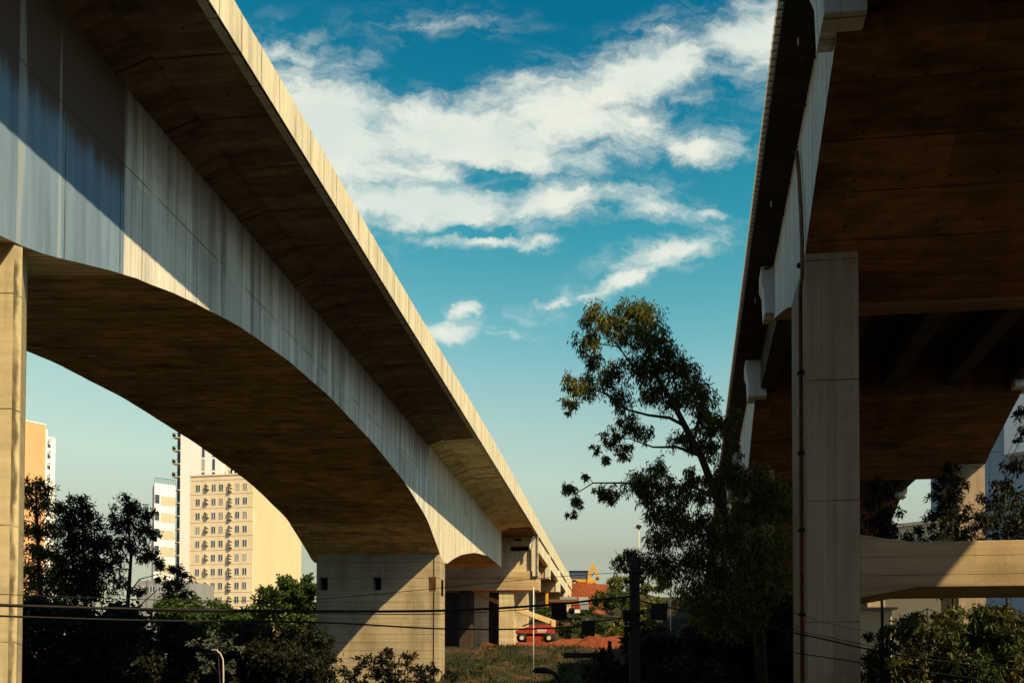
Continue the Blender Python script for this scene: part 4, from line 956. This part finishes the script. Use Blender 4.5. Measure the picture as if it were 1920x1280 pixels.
# ------------------------------------------------------------------ poles, wires, lamps
UY = 22.0
b = at(1190, 1280, UY)
UP = empty('utility_pole', (b.x, b.y, gz(b.x, b.y) - .3)); tag(UP, 'dark concrete utility pole carrying cables in the centre foreground', 'utility pole')
zt = at(1190, 1045, UY).z - UP.location.z
MB().tube([(0, 0, 0), (0, 0, zt - .05), (0, 0, zt)], [.17, .145, .11], 14).build('post', M['steel_dark'], UP, True)
for py in (1073, 1091, 1149, 1169):
    z = at(1190, py, UY).z - UP.location.z
    br = MB().box(-.26, .22, -.2, -.14, z - .025, z + .025).tube([(0, 0, z - .03), (0, 0, z + .03)], .175, 14).build('bracket', M['steel_dark'], UP)
    for x in (-.24, .2): MB().tube([(x, -.17, z - .05), (x, -.17, z), (x, -.17, z + .09)], [.045, .06, .03], 10).build('insulator', M['rubber'], br, True)
MB().box(-.33, -.12, -.12, .12, zt - 1.75, zt - 1.45).box(-.3, -.12, -.1, .1, zt - 2.05, zt - 1.9).build('junction_box', M['rubber'], UP, bevel=.01)
def wire(label, pts, r, group='cables strung on the utility pole', Ya=15.0, name='cable'):
    P = []
    for i in range(len(pts) - 1):
        for q in range(8):
            t_ = q / 8; p0_ = pts[max(0, i - 1)]; p1_, p2_ = pts[i], pts[i + 1]; p3_ = pts[min(len(pts) - 1, i + 2)]
            f = lambda a, b_, c, d: .5 * (2 * b_ + (c - a) * t_ + (2 * a - 5 * b_ + 4 * c - d) * t_ ** 2 + (3 * b_ - a - 3 * c + d) * t_ ** 3)
            P.append((f(p0_[0], p1_[0], p2_[0], p3_[0]), f(p0_[1], p1_[1], p2_[1], p3_[1])))
    P.append(pts[-1])
    W3 = [at(x, y, UY - .2 - abs(x - 1190) / 1190 * (UY - Ya)) for x, y in P]
    o = MB().tube(W3, r, 6).build(name, M['rubber'], None, True); tag(o, label, 'cable', group); return o
wire('thickest black cable crossing the tall pier to the utility pole', [(-60, 1132), (250, 1141), (590, 1145), (830, 1144), (1035, 1133), (1110, 1125), (1184, 1118)], .034)
wire('lower black cable crossing below the thickest one', [(-60, 1152), (250, 1162), (590, 1166), (830, 1178), (1035, 1177), (1110, 1166), (1184, 1155)], .022)
wire('slightly thinner cable twinned under the thickest one', [(-60, 1128), (250, 1144), (590, 1149), (830, 1150), (1035, 1138), (1184, 1122)], .012)
wire('thin topmost wire crossing the beige block and the tall pier', [(-60, 1111), (300, 1124), (560, 1124), (760, 1108), (1008, 1084), (1140, 1074), (1184, 1073)], .008)
wire('cable running right from the pole past the hanging dark box', [(1196, 1125), (1300, 1148), (1420, 1172), (1520, 1192), (1700, 1230), (1960, 1262)], .022)
wire('second lower cable running right from the pole', [(1196, 1164), (1300, 1192), (1420, 1212), (1620, 1242), (1960, 1290)], .016)
wire('thin wire running right just above the first right cable', [(1196, 1091), (1280, 1125), (1400, 1163), (1520, 1187), (1700, 1222), (1960, 1255)], .009)
wire('faint thin wire crossing the right pier high', [(1196, 1073), (1350, 1105), (1510, 1155), (1620, 1182), (1960, 1250)], .006)
def cable_box(label, x0, y0, x1, y1, sk):
    Yb = UY - .6; a, b_, c, d = at(x0, y0, Yb), at(x1, y0 - 2, Yb), at(x1 + sk, y1, Yb), at(x0 - 2 + sk * .4, y1 - 4, Yb)
    mb = MB().prism_y([(p.x, p.z) for p in (d, c, b_, a)], Yb - .12, Yb + .12)
    o = mb.build('splice_box', M['rubber'], None, bevel=.03); tag(o, label, 'cable box', 'black boxes hanging on the cables')
cable_box('black box hung on the thick cable left of the utility pole', 1035, 1131, 1061, 1159, 3)
cable_box('black box hung on the lower cable nearest the pole left side', 1092, 1164, 1117, 1192, -2)
cable_box('black box hung on the cable right of the utility pole', 1222, 1132, 1252, 1163, -2)
# flood light mast
b = at(1198, 1180, 120); b.z = gz(b.x, b.y)
LM = empty('light_mast', b); tag(LM, 'thin tall light mast rising behind the utility pole', 'street lamp')
h = at(1198, 990, 120).z - b.z
MB().tube([(0, 0, 0), (0, 0, h)], [.10, .07], 8).build('post', M['tan'], LM, True)
MB().prism_y([(-.5, h + .1), (.15, h - .15), (.45, h + .35), (-.3, h + .55)], -.25, .25).build('lamp_head', M['steel_dark'], LM)
b = at(1257, 1195, 80)
o = MB().tube([b, at(1257, 1105, 80)], .05, 6).build('thin_post', M['pvc'], None, True); tag(o, 'thin pale post in the shade right of the utility pole', 'post')
# white down pipe in front of transition pier
b = at(1000, 1272, 60); o = MB().tube([b, at(1000.5, 1100, 60)], .038, 8).build('survey_pole', M['pvc'], None, True); tag(o, 'thin white vertical pole in front of the red boom lift', 'pole')
# small street lamp lower left
b = at(420, 1300, 30); b.z = gz(b.x, b.y)
SL = empty('street_lamp', b); tag(SL, 'pale curved street lamp among the dark trees at lower left', 'street lamp')
pts = [Vector((0, 0, 0))] + [at(x, y, 30) - b for x, y in ((419, 1255), (418, 1235), (413, 1224), (406, 1218))]
MB().tube(pts, [.035, .028, .024, .022, .022], 8).build('post', M['tan'], SL, True)
q = at(404, 1217, 30) - b; MB().box(q.x - .12, q.x + .06, -.06, .06, q.z - .03, q.z + .02).build('lamp_head', M['grey'], SL)
# dark lamp arm in front
b = at(1052, 1300, 16); b.z = gz(b.x, b.y)
SL = empty('street_lamp', b); tag(SL, 'black curved street lamp arm at the bottom centre', 'street lamp')
pts = [Vector((0, 0, 0))] + [at(x, y, 16) - b for x, y in ((1052, 1285), (1046, 1268), (1036, 1260), (1020, 1257), (1003, 1257))]
MB().tube(pts, [.05, .045, .04, .04, .045, .05], 8).build('post', M['rubber'], SL, True)
q = at(1010, 1257, 16) - b; MB().tube([(q.x - .12, 0, q.z), (q.x - .05, 0, q.z + .01), (q.x + .12, 0, q.z + .02), (q.x + .25, 0, q.z)], [.02, .06, .06, .03], 8).build('lamp_head', M['rubber'], SL, True)
# black rail on short posts in front of the soil heap
b = at(1105, 1250, 30); b.z = gz(b.x, b.y)
GR = empty('metal_rack', b); tag(GR, 'black horizontal metal rack on posts before the red soil heap', 'rack')
a, c = at(1057, 1222, 30) - b, at(1150, 1226, 30) - b
MB().box(a.x, c.x, -.06, .06, c.z - .14, c.z + .06).build('beam', M['steel_dark'], GR)
for px in (1115, 1121, 1145):
    x = (at(px, 1226, 30) - b).x; MB().box(x - .04, x + .04, -.04, .04, 0, c.z - .14).build('post', M['steel_dark'], GR)
x = (at(1142, 1226, 30) - b).x; MB().box(x - .05, x + .1, -.06, .06, c.z + .06, c.z + .5).build('bracket', M['steel_dark'], GR)
# red container in the shade
b = at(1255, 1222, 60); CT = empty('shipping_container', (b.x, b.y, b.z), R(-3)); tag(CT, 'dark red container in the shade right of the utility pole', 'container')
Wc = (at(1330, 1222, 60) - b).x
mb = MB()
for i in range(26):
    mb.box(i * Wc / 26, (i + .55) * Wc / 26, -.04, 0, .1, 1.05)
mb.box(0, Wc, 0, 2, 0, 1.15); mb.build('body', RED, CT)
for x in (.05, Wc - .05): MB().box(x - .06, x + .06, -.06, .04, -.8, 1.2).build('corner_post', RED, CT)
